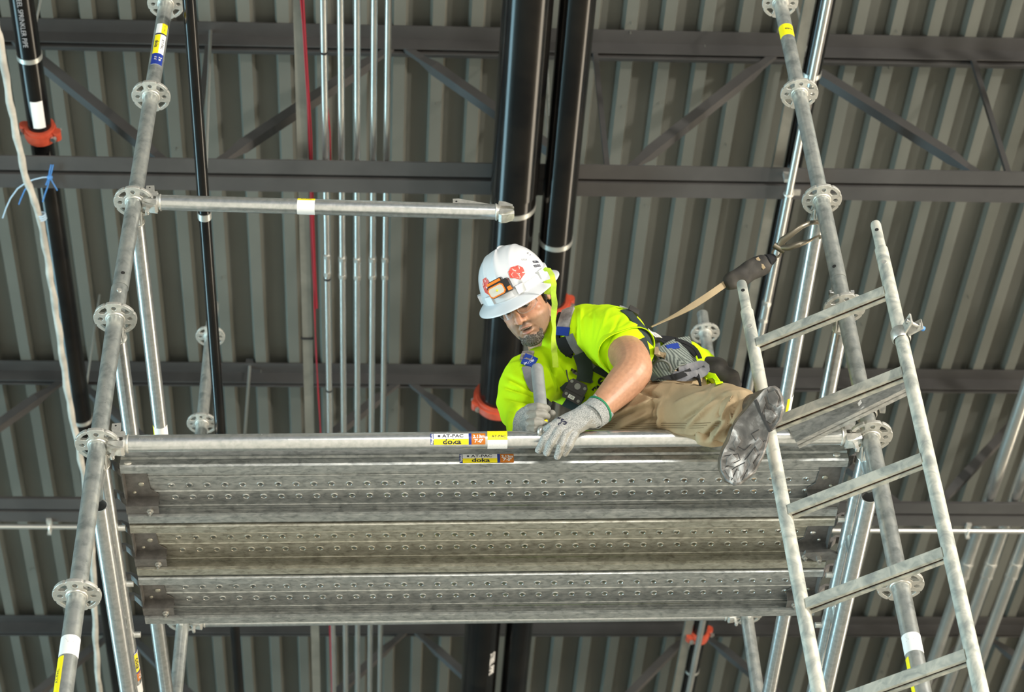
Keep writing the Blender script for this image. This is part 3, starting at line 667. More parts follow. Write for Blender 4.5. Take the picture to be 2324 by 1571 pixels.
# ---- perforated steel planks
rp = random.Random(11)
def plank(y0, y1, label, mat, prow, zl=.0):
    xa, xb = A_.x+.052, B_.x-.052; zt = LZ+.042+zl; w = y1-y0; x0s, x1s = xa, xb
    # the ends follow the splayed sides
    t = thing('steel_plank', Vector((0, (y0+y1)/2, zt)), label, 'scaffold plank', 'perforated steel planks of the platform')
    loops = [[(xa, y0+.004), (xb, y0+.004), (xb, y1-.004), (xa, y1-.004)]]
    holes = []; rows = tuple(PZ(1100, r_, zt).y for r_ in prow); n = 37; x_a, x_b = xa+.125, xb-.095
    for ri, yy in enumerate(rows):
        for k in range(n):
            x = x_a+(x_b-x_a)*k/(n-1)+ri*.006; holes.append((x, yy))
            loops.append([(x+.0062*math.cos(2*PI*i/14), yy+.0062*math.sin(2*PI*i/14)) for i in range(14)][::-1])
    v, f = curve_mesh(loops, .0018); mb = MB().add([p+Vector((0, 0, zt)) for p in v], f)
    for r_ in (.42, .93): yy = y0+w*r_; mb.path([Vector((xa+.005, yy, zt-.001)), Vector((xb-.005, yy, zt-.001))], .0032, 10)
    yy = (rows[0]+rows[1])/2; mb.path([Vector((xa+.005, yy, zt+.001)), Vector((xb-.005, yy, zt+.001))], [.004, .004], 10)
    mb.build('deck_sheet', mat, t, smooth=40)
    mb = MB()                                          # raised grips around the holes, seen as small collars
    for x, yy in holes: mb.loft([MB().ring(Vector((x, yy, zt+z)), AX[0], AX[1], r, r, 14) for z, r in ((-.0008, .0110), (-.0022, .0098), (-.0026, .0082), (.0006, .0062), (.006, .0066), (.006, .0080))], cap=False)
    o = mb.build('anti_slip_collars', mat, t, smooth=50); o['kind'] = 'stuff'
    zb = LZ-.012+zl; b = .0018
    for nm, ya, q in (('front_edge', y0, 1), ('rear_edge', y1, -1)):
        mb = MB(); prof = [(0, zt+.001), (0, zt-.020), (q*.0035, zt-.026), (0, zt-.032), (0, zb+.006), (q*.003, zb), (q*.030, zb), (q*.030, zb+.008)]
        back_ = [(p[0]+q*b, p[1]+(b if i > 4 else 0)) for i, p in enumerate(prof)][::-1]
        mb.sweep([(p[0], p[1]) for p in prof+back_[0:]], Vector((xa, ya, 0)), Vector((xb, ya, 0)), AX[1], UZ); mb.build(nm, mat, t, smooth=25)
    for sx, x in ((1, xa), (-1, xb)):                  # end fittings: dark hook plates with rivets
        poly = [(0, y0+.034), (.058, y0+.034), (.066, y0+w*.62), (.086, y0+w*.70), (.086, y1-.034), (0, y1-.034)]
        mb = MB(); mb.prism([(x+sx*a, b_) for a, b_ in poly][::sx], Vector((0, 0, zt-.006)), AX, .003)
        mb.prism([(x+sx*a, b_) for a, b_ in [(-.004, y1-.066), (.088, y1-.066), (.088, y1-.031), (-.004, y1-.031)]][::sx], Vector((0, 0, zb+.012)), AX, .003)
        mb.prism([(x+sx*a, b_) for a, b_ in [(-.004, y1-.067), (.088, y1-.067), (.088, y1-.064), (-.004, y1-.064)]][::sx], Vector((0, 0, (zt+zb)/2+.003)), AX, zt-zb-.02)
        mb.box((x-sx*.002, (y0+y1)/2, (zt+zb)/2+.008), AX, (.004, w-.012, zt-zb-.02))
        for yy in (y0+.05, y1-.075): mb.prism([(0, .012), (-sx*.03, .030), (-sx*.062, .030), (-sx*.07, .0), (-sx*.062, .0), (-sx*.05, .022), (-sx*.03, .022), (0, -.01)], Vector((x, yy, LZ+.012)), (AX[0], UZ, AX[1]), .03)
        e = mb.build('plank_hook_plate', M['bracket'], t, smooth=0)
        for a, b_, r in ((.036, y0+w*.22, .009), (.042, y0+w*.52, .009), (.02, y0+w*.66, .006)):
            mb = MB(); mb.ell((x+sx*a, b_, zt-.008), AX, (r, r, .004), 14, 8); mb.build('rivet', M['bolt'] if rp.random() < .4 else M['plank_old'], e)
        mb = MB(); P = Vector((x+sx*.064, y1-.047, zb+.010)); mb.tube(P, P-UZ*.004, .010, 18); mb.tube(P-UZ*.004, P-UZ*.010, .0075, 6); mb.tube(P-UZ*.010, P-UZ*.019, .0035, 10); mb.build('bolt', M['bolt'], e)
    return t
p1 = plank(.075, .326, 'front perforated steel plank with a sticker on its edge', M['plank'], (1094, 1121))
p2 = plank(.338, .568, 'middle perforated steel plank, the browner weathered one', M['plank_old'], (1212, 1240))
p3 = plank(.580, .805, 'rear perforated steel plank along the platform’s far edge', M['plank'], (1324, 1350))
fl = Flat(Vector((0, .0745, LZ+.0)), AX[0], UZ)
P = PY(1043, 1041, .074); Q = PY(1166, 1041, .074); sticker_long(fl, (P.x+Q.x)/2, P.z-LZ, p1, side='Toplock', L=Q.x-P.x, Wd=.031, col='orange')
for px in (290, 1899):
    P = PY(px, 1051 if px < 999 else 1032, .074); mb = MB(); mb.ell(P, AX, (.011, .005, .008), 14, 8); mb.build('rivet', M['cast'], p1)
# slotted latch on the middle plank
P = PZ(1857, 1262, LZ-.012); mb = MB(); mb.prism([(-.045, .012), (-.04, .022), (.03, .026), (.07, .004), (.066, -.012), (-.01, -.018)], P, (AX[0], AX[1]*-1, UZ), .01); o = mb.build('latch', M['bracket'], p2); b = MB(); b.tube(P, P-UZ*.02, .008, 6); b.tube(P, P-UZ*.03, .004, 10); b.build('bolt', M['bolt'], o)
# ---- access ladder
RT = .0185
def vert(px, py, Y):
    P = PY(px, py, Y); return lambda z: Vector((P.x, P.y, z))
YLs = -.10
SL = fit_line([(1706, 760), (1745, 985), (1782, 1160), (1822, 1380)], YLs)
pl = PY(1783, 1168, YLs); zr0 = pl.z
pr = PZ(2106, 1042, zr0); YRs = pr.y
SR = fit_line([(2018, 640), (2062, 845), (2106, 1042), (2154, 1250), (2212, 1500)], YRs)
print('ladder right Y', YRs, (pr-pl).length)
tld = thing('access_ladder', SL(.02), 'galvanised access ladder leaning past the worker’s boot', 'ladder')
zl0 = .03
for L_, pt, pc, nm in ((SL, 640, 708, 'l'), (SR, 505, 567, 'r')):
    za, zb = zrow(L_, pc), zrow(L_, pt)
    mb = MB(); mb.tube(L_(zl0), L_(za), RT, 28); mb.torus(L_(za), AX, RT-.003, .003, 28, 8); s = mb.build('stile', M['ladder'], tld)
    mb = MB(); ax = (L_(zb)-L_(za)).normalized(); mb.loft([mb.ring(L_(z), AX[0], AX[1], r, r, 24) for z, r in ((za-.01, .0148), (zb-.012, .0148), (zb-.004, .013), (zb, .008))]); sp = mb.build('spigot', M['ladder'], tld)
    n = toCam(L_(za)); n = (n-UZ*n.z).normalized()
    for frac, r_, rr, nm2, mt, par in ((.6, .0148, .0055, 'pin_hole', 'hole', sp), (-.6, RT, .007, 'rivet', 'cast', s)):
        P = L_(za+(zb-za)*frac); mb = MB(); mb.tube(P+n*(r_-.003), P+n*(r_+.0012), rr, 14); mb.build(nm2, M[mt], par)
rung_rows = [(1725, 792), (1762, 968), None, (1822, 1378)]
zl_ = [zrow(SL, y) for y in (787, 965, 1168, 1380)]
step = (zl_[0]-zl_[-1])/3; print('rung step', step)
zr_l = [zl_[-1]+step*k for k in range(3, -15, -1)]
for z in zr_l:
    if z < .2: break
    a, b = SL(z), SR(z); d = (b-a).normalized(); s = UZ.cross(d).normalized()
    if s.dot(toCam(a)) < 0: s = -s
    w, h, th = .030, .030, .0035
    sec = [(w/2, -h/2), (w/2, h/2), (-w/2, h/2), (-w/2, -h/2), (-w/2+.012, -h/2), (-w/2+.012, -h/2+th), (-w/2+th, -h/2+th), (-w/2+th, h/2-th), (w/2-th, h/2-th), (w/2-th, -h/2+th), (w/2-.009, -h/2+th), (w/2-.009, -h/2)]
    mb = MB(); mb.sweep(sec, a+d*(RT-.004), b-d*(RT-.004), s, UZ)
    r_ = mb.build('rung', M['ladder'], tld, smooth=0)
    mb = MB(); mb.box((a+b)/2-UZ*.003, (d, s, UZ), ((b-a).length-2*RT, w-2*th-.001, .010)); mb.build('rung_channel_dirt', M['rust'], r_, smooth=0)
# clamp on the right stile
zc_ = zrow(SR, 762); P = SR(zc_); dx = (SR(zc_)-SL(zc_)); dx.z = 0; dx.normalize(); sy = UZ.cross(dx).normalized()
tc = thing('stile_clamp', P, 'galvanised clamp with a blue bolt end on the ladder’s right stile', 'clamp')
mb = MB(); mb.torus(P, (dx, sy, UZ), RT+.0045, .0040, 36, 8, 4.8, -.15, 2*PI-.75)
for q in (-.15, -.75):
    dd = dx*math.cos(q)+sy*math.sin(q); mb.box(P+dd*(RT+.026)+UZ*.002, (dd, dd.cross(UZ), UZ), (.046, .005, .034))
mb.build('clamp_band', M['cast'], tc)
k = P+(dx*math.cos(-.45)+sy*math.sin(-.45))*(RT+.034); dn = (-dx*math.sin(-.45)+sy*math.cos(-.45)); mb = MB(); mb.tube(k-dn*.028, k+dn*.028, .0055, 12); mb.tube(k+dn*.012, k+dn*.022, .011, 6); mb.tube(k-dn*.022, k-dn*.014, .011, 6); mb.build('clamp_bolt', M['bolt'], tc)
e_d = dn if proj(k+dn)[0] > proj(k-dn)[0] else -dn
mb = MB(); mb.tube(k+e_d*.026, k+e_d*.036, .007, 12); mb.build('bolt_cap', M['twine'], tc)
# ladder bracket: flat steel plate from the second rung to the right standard
Pz = zrow(SL, 945)
a = PY(1800, 992, -.03); b = PY(2052, 868, -.16)
tb = thing('ladder_bracket', a, 'flat grey steel bracket bolted behind the second ladder rung', 'bracket')
d = (b-a).normalized(); s = UZ.cross(d).normalized(); hv = d.cross(s); hv = hv if hv.z > 0 else -hv
mb = MB(); mb.box((a+b)/2, (d, s, hv), ((b-a).length, .005, .07)); mb.box((a+b)/2-hv*.033, (d, s, hv), ((b-a).length, .03, .004)); mb.build('plate', M['plank'], tb, smooth=0)
P = PY(1945, 915, -.115); mb = MB(); mb.tube(P, P-s*(.014 if s.dot(toCam(P)) < 0 else -.014), .014, 6); mb.build('bolt', M['bolt'], tb)
P = Rlo(zrow(Rlo, 935)); mb = MB(); mb.torus(P, AX, R0+.005, .0045, 30, 8, 4.2, -.9, 4.2); q = P+AX[0]*(R0+.012); mb.prism([(0, -.02), (.018, -.026), (.03, .01), (.018, .045), (0, .05)], q-AX[1]*.02, (AX[0]*.7-AX[1]*.3, UZ, AX[1]), .008); mb.build('half_coupler', M['cast'], tb)
mb = MB(); k = PY(1990, 912, -.05); mb.torus(k, (AX[0], UZ, AX[1]), .016, .005, 18, 8, 1.4, -1, 4.3); mb.build('swing_bolt', M['bolt'], tb)
bpy.data.objects.remove(proto_ros); bpy.data.objects.remove(proto_weld)
# ================================================================== the worker
from mathutils.bvhtree import BVHTree
def K(px, py, d): return PD(px, py, d+.2)
def skinmat():
    m, nt, b = newmat('skin'); at = nt.nodes.new('ShaderNodeVertexColor'); at.layer_name = 'tone'
    n = noise(nt, 90, 4); mx = nt.nodes.new('ShaderNodeMix'); mx.data_type = 'RGBA'; mx.blend_type = 'MULTIPLY'; mx.inputs[0].default_value = 1
    nt.links.new(at.outputs[0], mx.inputs[6]); nt.links.new(ramp(nt, n, [(.3, (.86, .84, .83)), (.7, (1.05, 1.04, 1.03))]), mx.inputs[7])
    nt.links.new(mx.outputs[2], b.inputs['Base Color']); b.inputs['Roughness'].default_value = .48; b.inputs['Subsurface Weight'].default_value = .08
    b.inputs['Subsurface Radius'].default_value = (.01, .004, .002); bump(nt, b, n, .12, .002); return m
M['skin'] = skinmat()
def cloth(name, col, scale=60, sc2=6, br=.3, dirt=None):
    m, nt, b = newmat(name); n = noise(nt, scale, 3); n2 = noise(nt, sc2, 4, .6)
    c = ramp(nt, n2, dirt or [(.3, tuple(k*.9 for k in col)), (.7, col)])
    nt.links.new(c, b.inputs['Base Color']); b.inputs['Roughness'].default_value = .85; b.inputs['Specular IOR Level'].default_value = .2
    bump(nt, b, n, br, .002); return m
M['hivis'] = cloth('hi_vis_yellow_jersey', (.55, .83, .004), 160, 5, .15)
M['hivis_strap'] = cloth('yellow_green_webbing', (.50, .68, .05), 300, 18, .2, [(.35, (.30, .40, .05)), (.6, (.55, .74, .06))])
M['khaki'] = cloth('khaki_canvas', (.36, .275, .16), 220, 7, .2, [(.3, (.29, .215, .125)), (.7, (.39, .30, .185))])
M['knit'] = mottled('speckled_glove_knit', [(.36, (.16, .17, .165)), (.50, (.33, .34, .33)), (.68, (.46, .46, .44))], 420, (.8, .95), 0, detail=3, b_=.35, bd=.002)
M['coat'] = mottled('grey_glove_coating', [(.3, (.20, .195, .17)), (.7, (.30, .29, .25))], 40, (.55, .75), 0, b_=.2)
M['gr_hem'] = flat('green_glove_hem', (.015, .19, .085), .8)
M['web_dark'] = cloth('dark_green_grey_webbing', (.035, .048, .046), 420, 20, .3)
M['web_grey'] = cloth('grey_webbing', (.20, .21, .205), 420, 20, .3, [(.3, (.09, .095, .11)), (.7, (.18, .185, .20))])
def ribbed():
    m, nt, b = newmat('ribbed_grey_webbing'); w = nt.nodes.new('ShaderNodeTexWave'); w.inputs['Scale'].default_value = 70; w.inputs['Distortion'].default_value = 0
    v = mapping(nt, (1, 1, 1), (.3, .2, .9)); nt.links.new(v, w.inputs['Vector']); nt.links.new(ramp(nt, w.outputs[0], [(.2, (.06, .075, .07)), (.7, (.19, .22, .20))]), b.inputs['Base Color'])
    b.inputs['Roughness'].default_value = .8; bump(nt, b, w.outputs[0], .4, .003); return m
M['web_rib'] = ribbed()
M['web_blue'] = cloth('blue_pad_fabric', (.012, .035, .22), 300, 20, .2)
M['pad'] = cloth('grey_pad_mesh', (.22, .20, .20), 500, 20, .5, [(.3, (.10, .09, .09)), (.6, (.32, .29, .28))])
M['padblack'] = cloth('black_pad_edge', (.014, .015, .017), 500, 20, .3)
M['plastic_black'] = flat('black_plastic', (.012, .012, .013), .35)
M['hat'] = flat('white_hard_hat_plastic', (.66, .68, .71), .3, coat=.25)
M['hat_red'] = mottled('worn_red_sticker', [(.47, (.62, .05, .03)), (.60, (.66, .09, .06)), (.66, (.80, .74, .72))], 55, (.4, .5), 0, b_=0, dist=2)
M['lamp_orange'] = flat('orange_lamp_plastic', (.85, .20, .01), .4)
M['lens'] = flat('lamp_reflector', (.70, .72, .66), .15, .6)
M['hair'] = mottled('dark_hair', [(.35, (.010, .008, .007)), (.65, (.05, .04, .035))], 260, (.6, .8), 0, b_=.5, bd=.004)
M['beard'] = mottled('greying_beard', [(.35, (.03, .023, .018)), (.52, (.10, .080, .064)), (.68, (.30, .26, .22))], 420, (.7, .9), 0, b_=.6, bd=.004)
M['eye'] = flat('eye_white', (.40, .36, .33), .3); M['iris'] = flat('dark_iris', (.025, .014, .010), .15); M['teeth'] = flat('teeth', (.50, .44, .35), .35)
M['boot'] = mottled('brown_boot_leather', [(.35, (.045, .030, .018)), (.65, (.15, .105, .065))], 25, (.6, .8), 0, b_=.2)
M['sole'] = mottled('scuffed_rubber_sole', [(.30, (.04, .037, .034)), (.50, (.115, .108, .10)), (.58, (.22, .21, .20)), (.66, (.62, .61, .60))], 13, (.55, .85), 0, dist=1.4, b_=.3, bd=.004)
M['sole_dark'] = flat('sole_groove', (.03, .029, .028), .8)
M['dring'] = flat('grey_coated_ring', (.22, .23, .22), .4, .3)
M['pouchm'] = mottled('dusty_black_fabric', [(.35, (.012, .012, .012)), (.7, (.05, .045, .038))], 14, (.7, .9), 0, b_=.3)
M['tan'] = cloth('tan_webbing', (.34, .27, .17), 400, 20, .2)
M['brass'] = flat('worn_hook_steel', (.20, .18, .14), .38, .85)
M['rim'] = flat('clear_grey_frame', (.30, .31, .31), .25)
def glassy():
    m = bpy.data.materials.new('clear_lens'); m.use_nodes = True; nt = m.node_tree; nt.nodes.clear()
    o = nt.nodes.new('ShaderNodeOutputMaterial'); t = nt.nodes.new('ShaderNodeBsdfTransparent'); g = nt.nodes.new('ShaderNodeBsdfGlossy'); g.inputs['Roughness'].default_value = .04
    t.inputs[0].default_value = (.93, .95, .95, 1); mx = nt.nodes.new('ShaderNodeMixShader'); fr = nt.nodes.new('ShaderNodeFresnel'); fr.inputs[0].default_value = 1.35
    nt.links.new(fr.outputs[0], mx.inputs[0]); nt.links.new(t.outputs[0], mx.inputs[1]); nt.links.new(g.outputs[0], mx.inputs[2]); nt.links.new(mx.outputs[0], o.inputs[0]); return m
M['glass'] = glassy()

def remesh(mb, voxel, smooth=3):
    me = mb.mesh('tmp', smooth=0); o = bpy.data.objects.new('tmp', me); C.objects.link(o)
    md = o.modifiers.new('r', 'REMESH'); md.mode = 'VOXEL'; md.voxel_size = voxel
    if smooth: s = o.modifiers.new('s', 'SMOOTH'); s.factor = .5; s.iterations = smooth
    bpy.context.view_layer.update()
    m2 = bpy.data.meshes.new_from_object(o.evaluated_get(bpy.context.evaluated_depsgraph_get()))
    n = len(m2.vertices); co = np.empty(n*3); m2.vertices.foreach_get('co', co); nr = np.empty(n*3); m2.vertex_normals.foreach_get('vector', nr)
    bpy.data.objects.remove(o); bpy.data.meshes.remove(me)
    return m2, co.reshape(-1, 3), nr.reshape(-1, 3)
def finish(me, co, name, mat, parent, thingloc=None):
    off = np.array(world_of(parent)) if parent else np.zeros(3)
    me.vertices.foreach_set('co', (co-off).ravel()); me.update(); me.name = name
    me.polygons.foreach_set('use_smooth', [True]*len(me.polygons)); me.materials.clear(); me.materials.append(mat)
    o = bpy.data.objects.new(name, me); C.objects.link(o); o.parent = parent; return o
def bvh(o):
    off = world_of(o); return BVHTree.FromPolygons([v.co+off for v in o.data.vertices], [p.vertices[:] for p in o.data.polygons])
def hit(trees, px, py):
    d = ray(px, py).normalized(); best = None
    for t in trees:
        r = t.ray_cast(CAM, d)
        if r[0] is not None and (best is None or r[3] < best[2]): best = (r[0], r[1] if r[1].dot(d) < 0 else -r[1], r[3])
    return best
def ribbon(pts, nors, w, t=.0022, mb=None, widths=None):
    mb = mb or MB(); rings = []; m = len(pts)
    for k in range(m):
        tg = (pts[min(k+1, m-1)]-pts[max(k-1, 0)]).normalized(); n = nors[k]; n = (n-tg*n.dot(tg)).normalized(); s = tg.cross(n)
        ww = (widths[k] if widths else w)/2; rings.append([pts[k]+s*ww-n*t*.5, pts[k]+s*ww+n*t*.5, pts[k]+n*t*.8, pts[k]-s*ww+n*t*.5, pts[k]-s*ww-n*t*.5])
    return mb.loft(rings)
def dens(px, step=8):
    out = []
    for i in range(len(px)-1):
        a, b = px[i], px[i+1]; n = max(1, int(math.hypot(b[0]-a[0], b[1]-a[1])/step))
        for q in range(n): s = q/n; out.append(tuple(a[j]+(b[j]-a[j])*s for j in range(len(a))))
    out.append(px[-1]); return out
def smooth_pts(p, it=2):
    for _ in range(it): p = [p[0]]+[(p[i-1]+p[i]*2+p[i+1])/4 for i in range(1, len(p)-1)]+[p[-1]]
    return p
def strap(trees, px, w, mat, parent, name, lift=.003, t=.0022, flatn=.5, pull=None):
    """webbing laid over whatever lies behind the listed outline points"""
    pts, nors = [], []
    for p in dens(px):
        h = hit(trees, p[0], p[1])
        if h is None: continue
        n = (h[1]*(1-flatn)+toCam(h[0])*flatn).normalized(); pts.append(h[0]+n*lift); nors.append(n)
    pts = smooth_pts(pts, 3); nors = smooth_pts(nors, 3)
    return ribbon(pts, [n.normalized() for n in nors], w, t).build(name, mat, parent, smooth=50)

ROOT = K(1560, 985, 5.85); ROOT.z = LZ+.055
person = thing('person', ROOT, 'person in white hard hat and yellow shirt kneeling on the platform, gripping the ledger', 'person')
# ---- head frame
roll, pitch, yaw = math.radians(27.5), math.radians(14), math.radians(21)
up0 = -CR*math.sin(roll)+CU*math.cos(roll); lat = CR*math.cos(roll)+CU*math.sin(roll); tv = -CF
hup = up0*math.cos(pitch)+tv*math.sin(pitch); f1 = tv*math.cos(pitch)-up0*math.sin(pitch)
hfw = f1*math.cos(yaw)-lat*math.sin(yaw); hlf = lat*math.cos(yaw)+f1*math.sin(yaw)
HO = K(1183, 677, 5.95)
def HP(a, b, c): return HO+hlf*a+hfw*b+hup*c           # a: towards his left, b: forward, c: up
HA = (hlf, hfw, hup)
def limb(mb, pts, n=20, up=None):
    """closed tapering limb through (point, radius) with round ends"""
    P = [Vector(p) for p, r in pts]; R = [r for p, r in pts]
    d0 = (P[0]-P[1]).normalized(); d1 = (P[-1]-P[-2]).normalized()
    P2 = [P[0]+d0*R[0]*.7, P[0]+d0*R[0]*.45]+P+[P[-1]+d1*R[-1]*.45, P[-1]+d1*R[-1]*.7]; R2 = [R[0]*.25, R[0]*.78]+R+[R[-1]*.78, R[-1]*.25]
    return mb.path(P2, R2, n)
def ease(pts, sub=4):
    """Catmull-Rom through (px,py,d,r) rows"""
    out = []
    for i in range(len(pts)-1):
        p0, p1, p2, p3 = pts[max(i-1, 0)], pts[i], pts[i+1], pts[min(i+2, len(pts)-1)]
        for q in range(sub):
            t = q/sub; out.append(tuple(.5*((2*b)+(-a+c)*t+(2*a-5*b+4*c-d)*t*t+(-a+3*b-3*c+d)*t**3) for a, b, c, d in zip(p0, p1, p2, p3)))
    out.append(pts[-1]); return [(K(x, y, d), r) for x, y, d, r in out]
# ---- body: one continuous skin
SH_L, EL_L, WR_L = (1392, 762, 5.86), (1434, 830, 5.60), (1338, 950, 5.465)
SH_R, EL_R, WR_R = (1200, 862, 5.92), (1184, 940, 5.80), (1190, 978, 5.60)
body = MB()
body.ell(HP(0, -.012, .030), HA, (.076, .098, .090), 36, 24)
secs = [(.062, .066, .086, -.06), (.032, .069, .089, -.065), (.004, .069, .081, -.07), (-.026, .067, .083, -.06), (-.052, .069, .084, -.045), (-.078, .062, .081, -.03), (-.098, .052, .078, -.005), (-.114, .038, .073, .018), (-.124, .022, .063, .032)]
rings = []
for z, w, f, b in secs:
    r = []
    for i in range(36):
        a = 2*PI*i/36; c, s = math.cos(a), math.sin(a); e = .82
        r.append(HP(w*math.copysign(abs(c)**e, c), (f+b)/2+(f-b)/2*math.copysign(abs(s)**(.95), s), z))
    rings.append(r)
body.loft(rings)
def he(a, b, c, r, m=body, n=18): m.ell(HP(a, b, c), HA, r, n, 12)
body.path([HP(0, .078, .020), HP(0, .088, .006), HP(0, .098, -.012), HP(0, .108, -.028), HP(0, .111, -.038), HP(0, .100, -.045)], [.007, .0078, .0088, .0115, .0125, .008], 14)
for q in (-1, 1):
    he(q*.0135, .096, -.040, (.0085, .012, .0085)); he(q*.040, .046, -.032, (.024, .022, .020)); he(q*.032, .080, .024, (.024, .010, .008))
    he(q*.076, -.012, -.012, (.007, .017, .030)); he(q*.030, .0690, .0012, (.0160, .0155, .0100)); he(q*.030, .0690, -.0135, (.0150, .0125, .0050))
body.path([HP(-.027, .070, -.0755), HP(-.016, .0865, -.0665), HP(-.004, .0925, -.0625), HP(.004, .0925, -.0625), HP(.016, .0865, -.0665), HP(.027, .070, -.0755)], [.002, .0046, .0052, .0052, .0046, .002], 10); body.path([HP(-.024, .070, -.0785), HP(-.014, .0845, -.0815), HP(0, .0905, -.0830), HP(.014, .0845, -.0815), HP(.024, .070, -.0785)], [.002, .0052, .0064, .0052, .002], 10); he(0, .074, -.103, (.022, .016, .015)); he(0, .080, -.052, (.020, .010, .006))
# neck, torso core, arms, legs (mostly under the clothes)
limb(body, [(HP(0, -.025, -.04), .052), (HP(.006, -.035, -.09), .056), (K(1246, 796, 6.03), .060), (K(1268, 822, 6.08), .068)])
limb(body, ease([(1285, 835, 6.04, .10), (1340, 845, 6.06, .115), (1430, 855, 6.10, .105), (1540, 862, 6.14, .105)]))
limb(body, ease([(1262, 810, 6.0, .06), (1330, 775, 5.95, .065), (*SH_L, .058)]))
limb(body, ease([(1262, 825, 6.02, .06), (*SH_R, .055)], 3))
limb(body, ease([(*SH_L, .060), (1420, 798, 5.72, .056), (1436, 822, 5.625, .0525), (1436, 845, 5.585, .0535), (1414, 872, 5.56, .051), (1382, 905, 5.52, .042), (1352, 935, 5.48, .034), (*WR_L, .031)]))
limb(body, ease([(*SH_R, .050), (1190, 905, 5.88, .040), (1186, 938, 5.83, .034), (1188, 966, 5.73, .026), (1190, 975, 5.64, .024)]))
limb(body, ease([(1550, 872, 6.14, .085), (1470, 900, 5.92, .075), (1398, 930, 5.68, .055), (1408, 932, 5.66, .050), (1500, 932, 5.58, .046), (1600, 938, 5.46, .042), (1672, 944, 5.36, .040)]))
# the other leg, folded under him on the planks
kn = K(1450, 1000, 5.80); kn.z = LZ+.155; kn.y = .25; ft = Vector((kn.x+.42, .42, LZ+.16))
limb(body, [(K(1560, 872, 6.14), .085), ((K(1560, 872, 6.14)+kn)/2, .07), (kn, .055)]); limb(body, [(kn, .055), ((kn+ft)/2, .05), (ft, .04)])
me, co, nr = remesh(body, .0030, 5)
L_ = (co-np.array(HO)) @ np.array([list(hlf), list(hfw), list(hup)]).T     # head-local coordinates
a, b, c = L_.T; ishead = (b > .02) & (c > -.13) & (c < .1) & (np.abs(a) < .085)
g = lambda x, y, sx, sy: np.exp(-(x/sx)**2-(y/sy)**2)
aa = np.abs(a); disp = np.zeros(len(co))
front = ishead & (b > .035)
disp += front*(-.0030*g(aa-.013, c-.002, .007, .010))                      # inner eye corners
disp += front*(-.0035*g(aa-.032, c+.014, .016, .005))                      # under the eyes
mc = c+.0722+5*a*a; disp += front*(-.0085*g(a, mc, .0165, .0034))                         # mouth line
disp += front*(-.0022*g(aa-(.017-(c+.058)*.45), c+.058, .0045, .022))      # folds beside the mouth
disp += front*(-.0022*g(a, c+.0905, .020, .005))                           # dip above the chin
disp += front*(-.0012*g(a, c+.055, .004, .007)); disp += front*(-.0024*g(aa-.007, c+.0462, .0035, .0022))
disp += front*(-.0018*g(a, c-.030, .004, .010)+.0012*g(aa-.018, c-.024, .012, .004))
disp += front*(.0010*np.sin(c*900)*g(a, c-.045, .04, .016))
co2 = co + nr*disp[:, None]
# skin tones (mouth gap and eye sockets are painted shade): lips, stubble, flushed cheeks, paler inner arm
base = np.tile(np.array([.47, .25, .15]), (len(co), 1))
def blend(m, col): global base; m = np.clip(m, 0, 1)[:, None]; base = base*(1-m)+np.array(col)*m
blend(front*.55*g(aa-.045, c+.022, .026, .022), (.56, .22, .15)); blend(front*.5*g(a, c+.036, .014, .016), (.56, .235, .16))
lip = np.maximum(g(a, mc-.0075, .022, .0044), g(a, mc+.0105, .020, .0056)); blend(front*np.clip(lip*1.9-.6, 0, .85), (.40, .155, .125))
blend(front*np.clip(1.9*g(a, mc, .017, .0034)-.4, 0, 1), (.06, .02, .02))  # dark of the mouth gap painted into the skin colour
st = np.clip((-.045-c)/.015, 0, 1)*(1-np.clip(lip*1.6, 0, 1)); blend((b > -.02)*(c > -.135)*(aa < .09)*st*.46, (.16, .125, .105))
must = g(aa-.012, c+.0535, .018, .0050); blend(front*must*.8, (.10, .075, .06))
blend(front*np.clip(1.4*g(aa-.030, c+.0072, .015, .0016)-.3, 0, .9), (.03, .018, .014))     # lash line
blend(front*np.clip(1.5*g(aa-.030-(c-.021)*.3, c-.0205-(aa-.03)*-.10, .017, .0042)-.35, 0, .8), (.035, .025, .02))  # brows
blend(front*.25*g(aa-.030, c+.012, .014, .006), (.33, .15, .11))  # eye socket shading painted into the skin colour
skin = finish(me, co2, 'body', M['skin'], person)
ca = me.color_attributes.new('tone', 'FLOAT_COLOR', 'POINT'); ca.data.foreach_set('color', np.hstack([base, np.ones((len(base), 1))]).astype(np.float32).ravel())
tb_skin = bvh(skin)
# eyes: looking down at the ledger
for q in (-1, 1):
    mb = MB(); mb.ell(HP(q*.030, .0700, -.002), HA, (.0125, .0125, .0125), 20, 14); e = mb.build('eye', M['eye'], person)
    d = (hfw*.85-hup*.54).normalized(); mb = MB(); mb.ell(HP(q*.030, .0700, -.002)+d*.0082, (d.orthogonal().normalized(), d.cross(d.orthogonal().normalized()), d), (.0072, .0072, .0047), 18, 10); mb.build('iris', M['iris'], e)
    mb = MB(); mb.path([HP(q*(.030-.017), .080, .0185), HP(q*.026, .0905, .0245), HP(q*.040, .086, .0255), HP(q*.052, .072, .0195)], [.0016, .0032, .0028, .0012], 8); mb.build('eyebrow', M['hair'], person)
    mb = MB(); mb.path([HP(q*(.030-.014), .0790, -.0065), HP(q*.025, .0845, -.0075), HP(q*.035, .0835, -.0075), HP(q*.044, .0750, -.0055)], [.0006, .0013, .0013, .0006], 6); mb.build('eyelashes', M['hair'], e)
mb = MB()
for k in range(-3, 4): mb.ell(HP(k*.0042, .0850-.0004*k*k, -.0695-.00008*k*k), HA, (.0021, .0018, .0021), 8, 6)
mb.build('teeth', M['teeth'], person)
